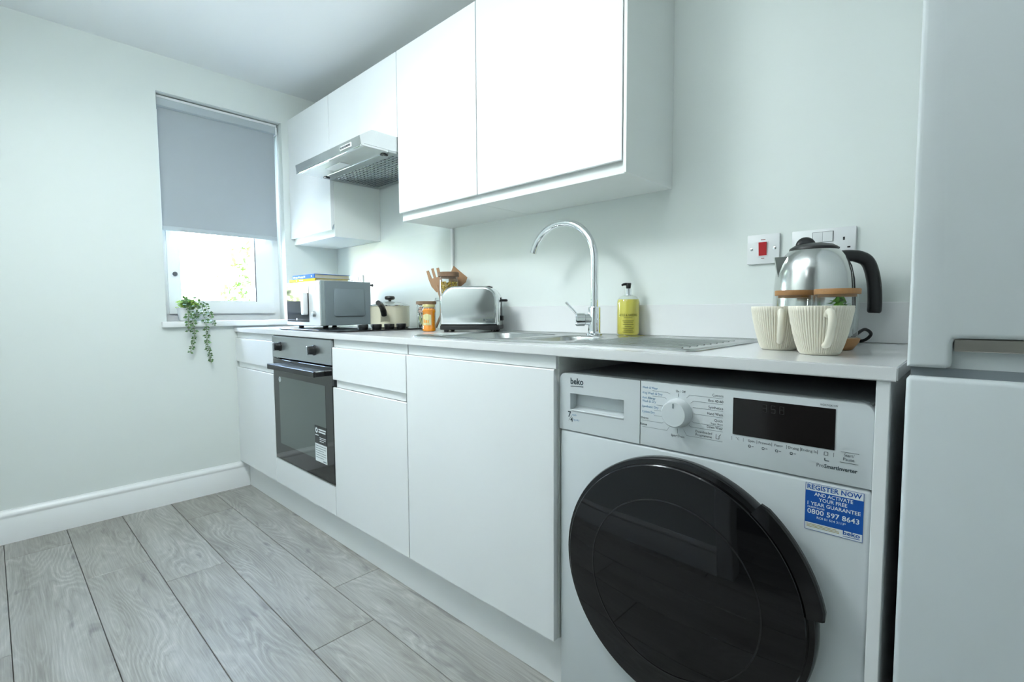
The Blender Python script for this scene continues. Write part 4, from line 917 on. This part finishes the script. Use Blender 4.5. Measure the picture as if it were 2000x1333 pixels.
# ------------------------------------------------------------------ trailing plant on the sill
random.seed(12)
PLX, PLY = -.018, -.812; zs = WZ0 + .0004
t = thing('trailing_plant', (PLX, PLY, zs), 'trailing green plant in a white pot on the window sill', 'plant')
obj('pot', lathe(bmesh.new(), [(.026, 0), (.029, .003), (.037, .062), (.039, .066), (.036, .067), (.033, .06), (0, .055)], 32), M_pot, t, local=True)
def strand(pts, name, n, light=False, size=.019):
    n = int(n * 1.25)
    path = smooth_path(pts, 10)
    st_ = obj(name, tube(bmesh.new(), path, .0011, 5), M_stem, t)
    bm = bmesh.new(); bl = bmesh.new()
    for i in range(n):
        u = i / (n - 1); j = min(int(u * (len(path) - 1)), len(path) - 2); c = path[j].lerp(path[j + 1], u * (len(path) - 1) - j); tn = (path[j + 1] - path[j]).normalized()
        for s in (0, 1):
            a = (i * 1.57 if False else i * .9) + s * PI + random.uniform(-.3, .3); o1 = tn.orthogonal().normalized(); o2 = tn.cross(o1)
            out = (o1 * math.cos(a) + o2 * math.sin(a)); sz = size * random.uniform(.7, 1.15) * (1.15 - .35 * u)
            pos = c + out * sz * .55
            if pos.x < .004 and pos.z < .87: continue
            leafquad(bl if (light or u < .12) else bm, pos, (out + tn * .35).normalized(), Vector((.7, -.7, random.uniform(-.2, .9))), sz, sz * .7)
    for b, mt in ((bm, M_leaf), (bl, M_leafl)):
        if len(b.faces):
            o = obj('leaves', b, mt, st_); o['kind'] = 'stuff'
ZP = zs + .062
Yw = lambda u: -.913 + (u - 318) * .00225
Zw = lambda v: .993 - (v - 590) * .00251
def px_path(l, x=.036): return [(PLX, PLY, ZP)] + [(x if k else .012, Yw(u), Zw(v)) for k, (u, v) in enumerate(l)]
strand(px_path([(360, 586), (361, 600), (362, 625), (361, 648)]), 'stem', 17, size=.024)
strand(px_path([(366, 592), (370, 625), (372, 655), (368, 672), (362, 690)]), 'stem', 26)
strand(px_path([(374, 584), (376, 598), (378, 612), (379, 622)]), 'stem', 11, size=.022)
strand(px_path([(388, 596), (394, 622), (396, 650), (396, 672), (400, 695), (402, 712)]), 'stem', 30)
strand(px_path([(394, 590), (400, 607), (406, 622), (412, 637)]), 'stem', 13, size=.020)
bl = bmesh.new()
for i in range(70):
    a = random.uniform(0, 2 * PI); r_ = random.uniform(.008, .042); c = (PLX + .008 + r_ * math.cos(a), PLY + .006 + r_ * math.sin(a), ZP + .022 + random.uniform(-.01, .022) - r_ * .25)
    leafquad(bl, c, Vector((math.cos(a), math.sin(a), random.uniform(-.2, .5))), Vector((.6, -.6, random.uniform(0, 1))), .024, .019)
o = obj('crown_leaves', bl, M_leafl, t); o['kind'] = 'stuff'
bm = bmesh.new()
for i in range(8):
    a = random.uniform(0, 2 * PI); tube(bm, [(PLX, PLY, zs + .055), (PLX + .02 * math.cos(a), PLY + .02 * math.sin(a), ZP + .02)], .001, 5)
obj('crown_stems', bm, M_stem, t)

# ------------------------------------------------------------------ garden beyond the window
struct('ground', Bx(-14, -.22, -9, 9, -.45, -.25), M_grass, 'lawn outside the window')
struct('bounce_slab', Bx(-3.4, -.221, -7, 7, -.25, -.22, bev=.005), M_bounce, 'pale paved slab added outside the window to bounce sun indoors')  # pale ground added to bounce sunlight up to the kitchen ceiling
fz = -.25; FX = -4.6
t = thing('garden_fence', (FX, 0, fz), 'pale garden fence of horizontal boards outside the window', 'fence')
fb = mesh('board', Bx(-.012, .012, -1.19, 1.19, 0, .145, bev=.003), M_fence)
for k in range(3):
    for j in range(7):
        o = obj('board', fb, M_fence, t, local=True); o.location = (0, -3.6 + k * 2.45, .03 + j * .155)
for k in range(4): obj('post', Bx(FX + .015, FX + .09, -4.87 + k * 2.45, -4.78 + k * 2.45, fz, fz + 1.2), M_fence, t)
random.seed(21)
def bush(x, y, z, rx, ry, rz, label):
    t = thing('garden_bush', (x, y, fz), label, 'bush', 'bushes behind the garden fence')
    bm = bmesh.new()
    for i in range(1400):
        a = random.uniform(0, 2 * PI); b = math.acos(random.uniform(-1, 1)); k = random.uniform(.72, 1.05) * (1 + .16 * math.sin(3 * a + 2 * b) + .1 * math.sin(7 * a))
        d = Vector((math.sin(b) * math.cos(a), math.sin(b) * math.sin(a), math.cos(b)))
        c = Vector((d.x * rx * k, d.y * ry * k, z + d.z * rz * k))
        leafquad(bm, c, Vector((random.gauss(0, 1), random.gauss(0, 1), random.gauss(0, 1))), d, random.uniform(.10, .2), random.uniform(.07, .13))
    o = obj('foliage', bm, M_hedge, t, local=True); o['kind'] = 'stuff'
    obj('stem', tube(bmesh.new(), [(0, 0, 0), (.03, .02, z * .5), (0, 0, z)], [.05, .04, .03], 8), M_stem, t, local=True)
bush(-6.3, -2.5, 1.15, .8, .9, .95, 'leafy bush behind the left end of the fence')
bush(-6.5, -.2, 1.0, .8, .95, .8, 'low leafy bush behind the middle of the fence')
bush(-6.2, 2.1, 1.35, .8, .9, 1.1, 'tall leafy bush behind the right end of the fence')
bush(-6.4, -4.9, 1.25, .8, .9, 1.0, 'leafy bush beyond the far left fence post')
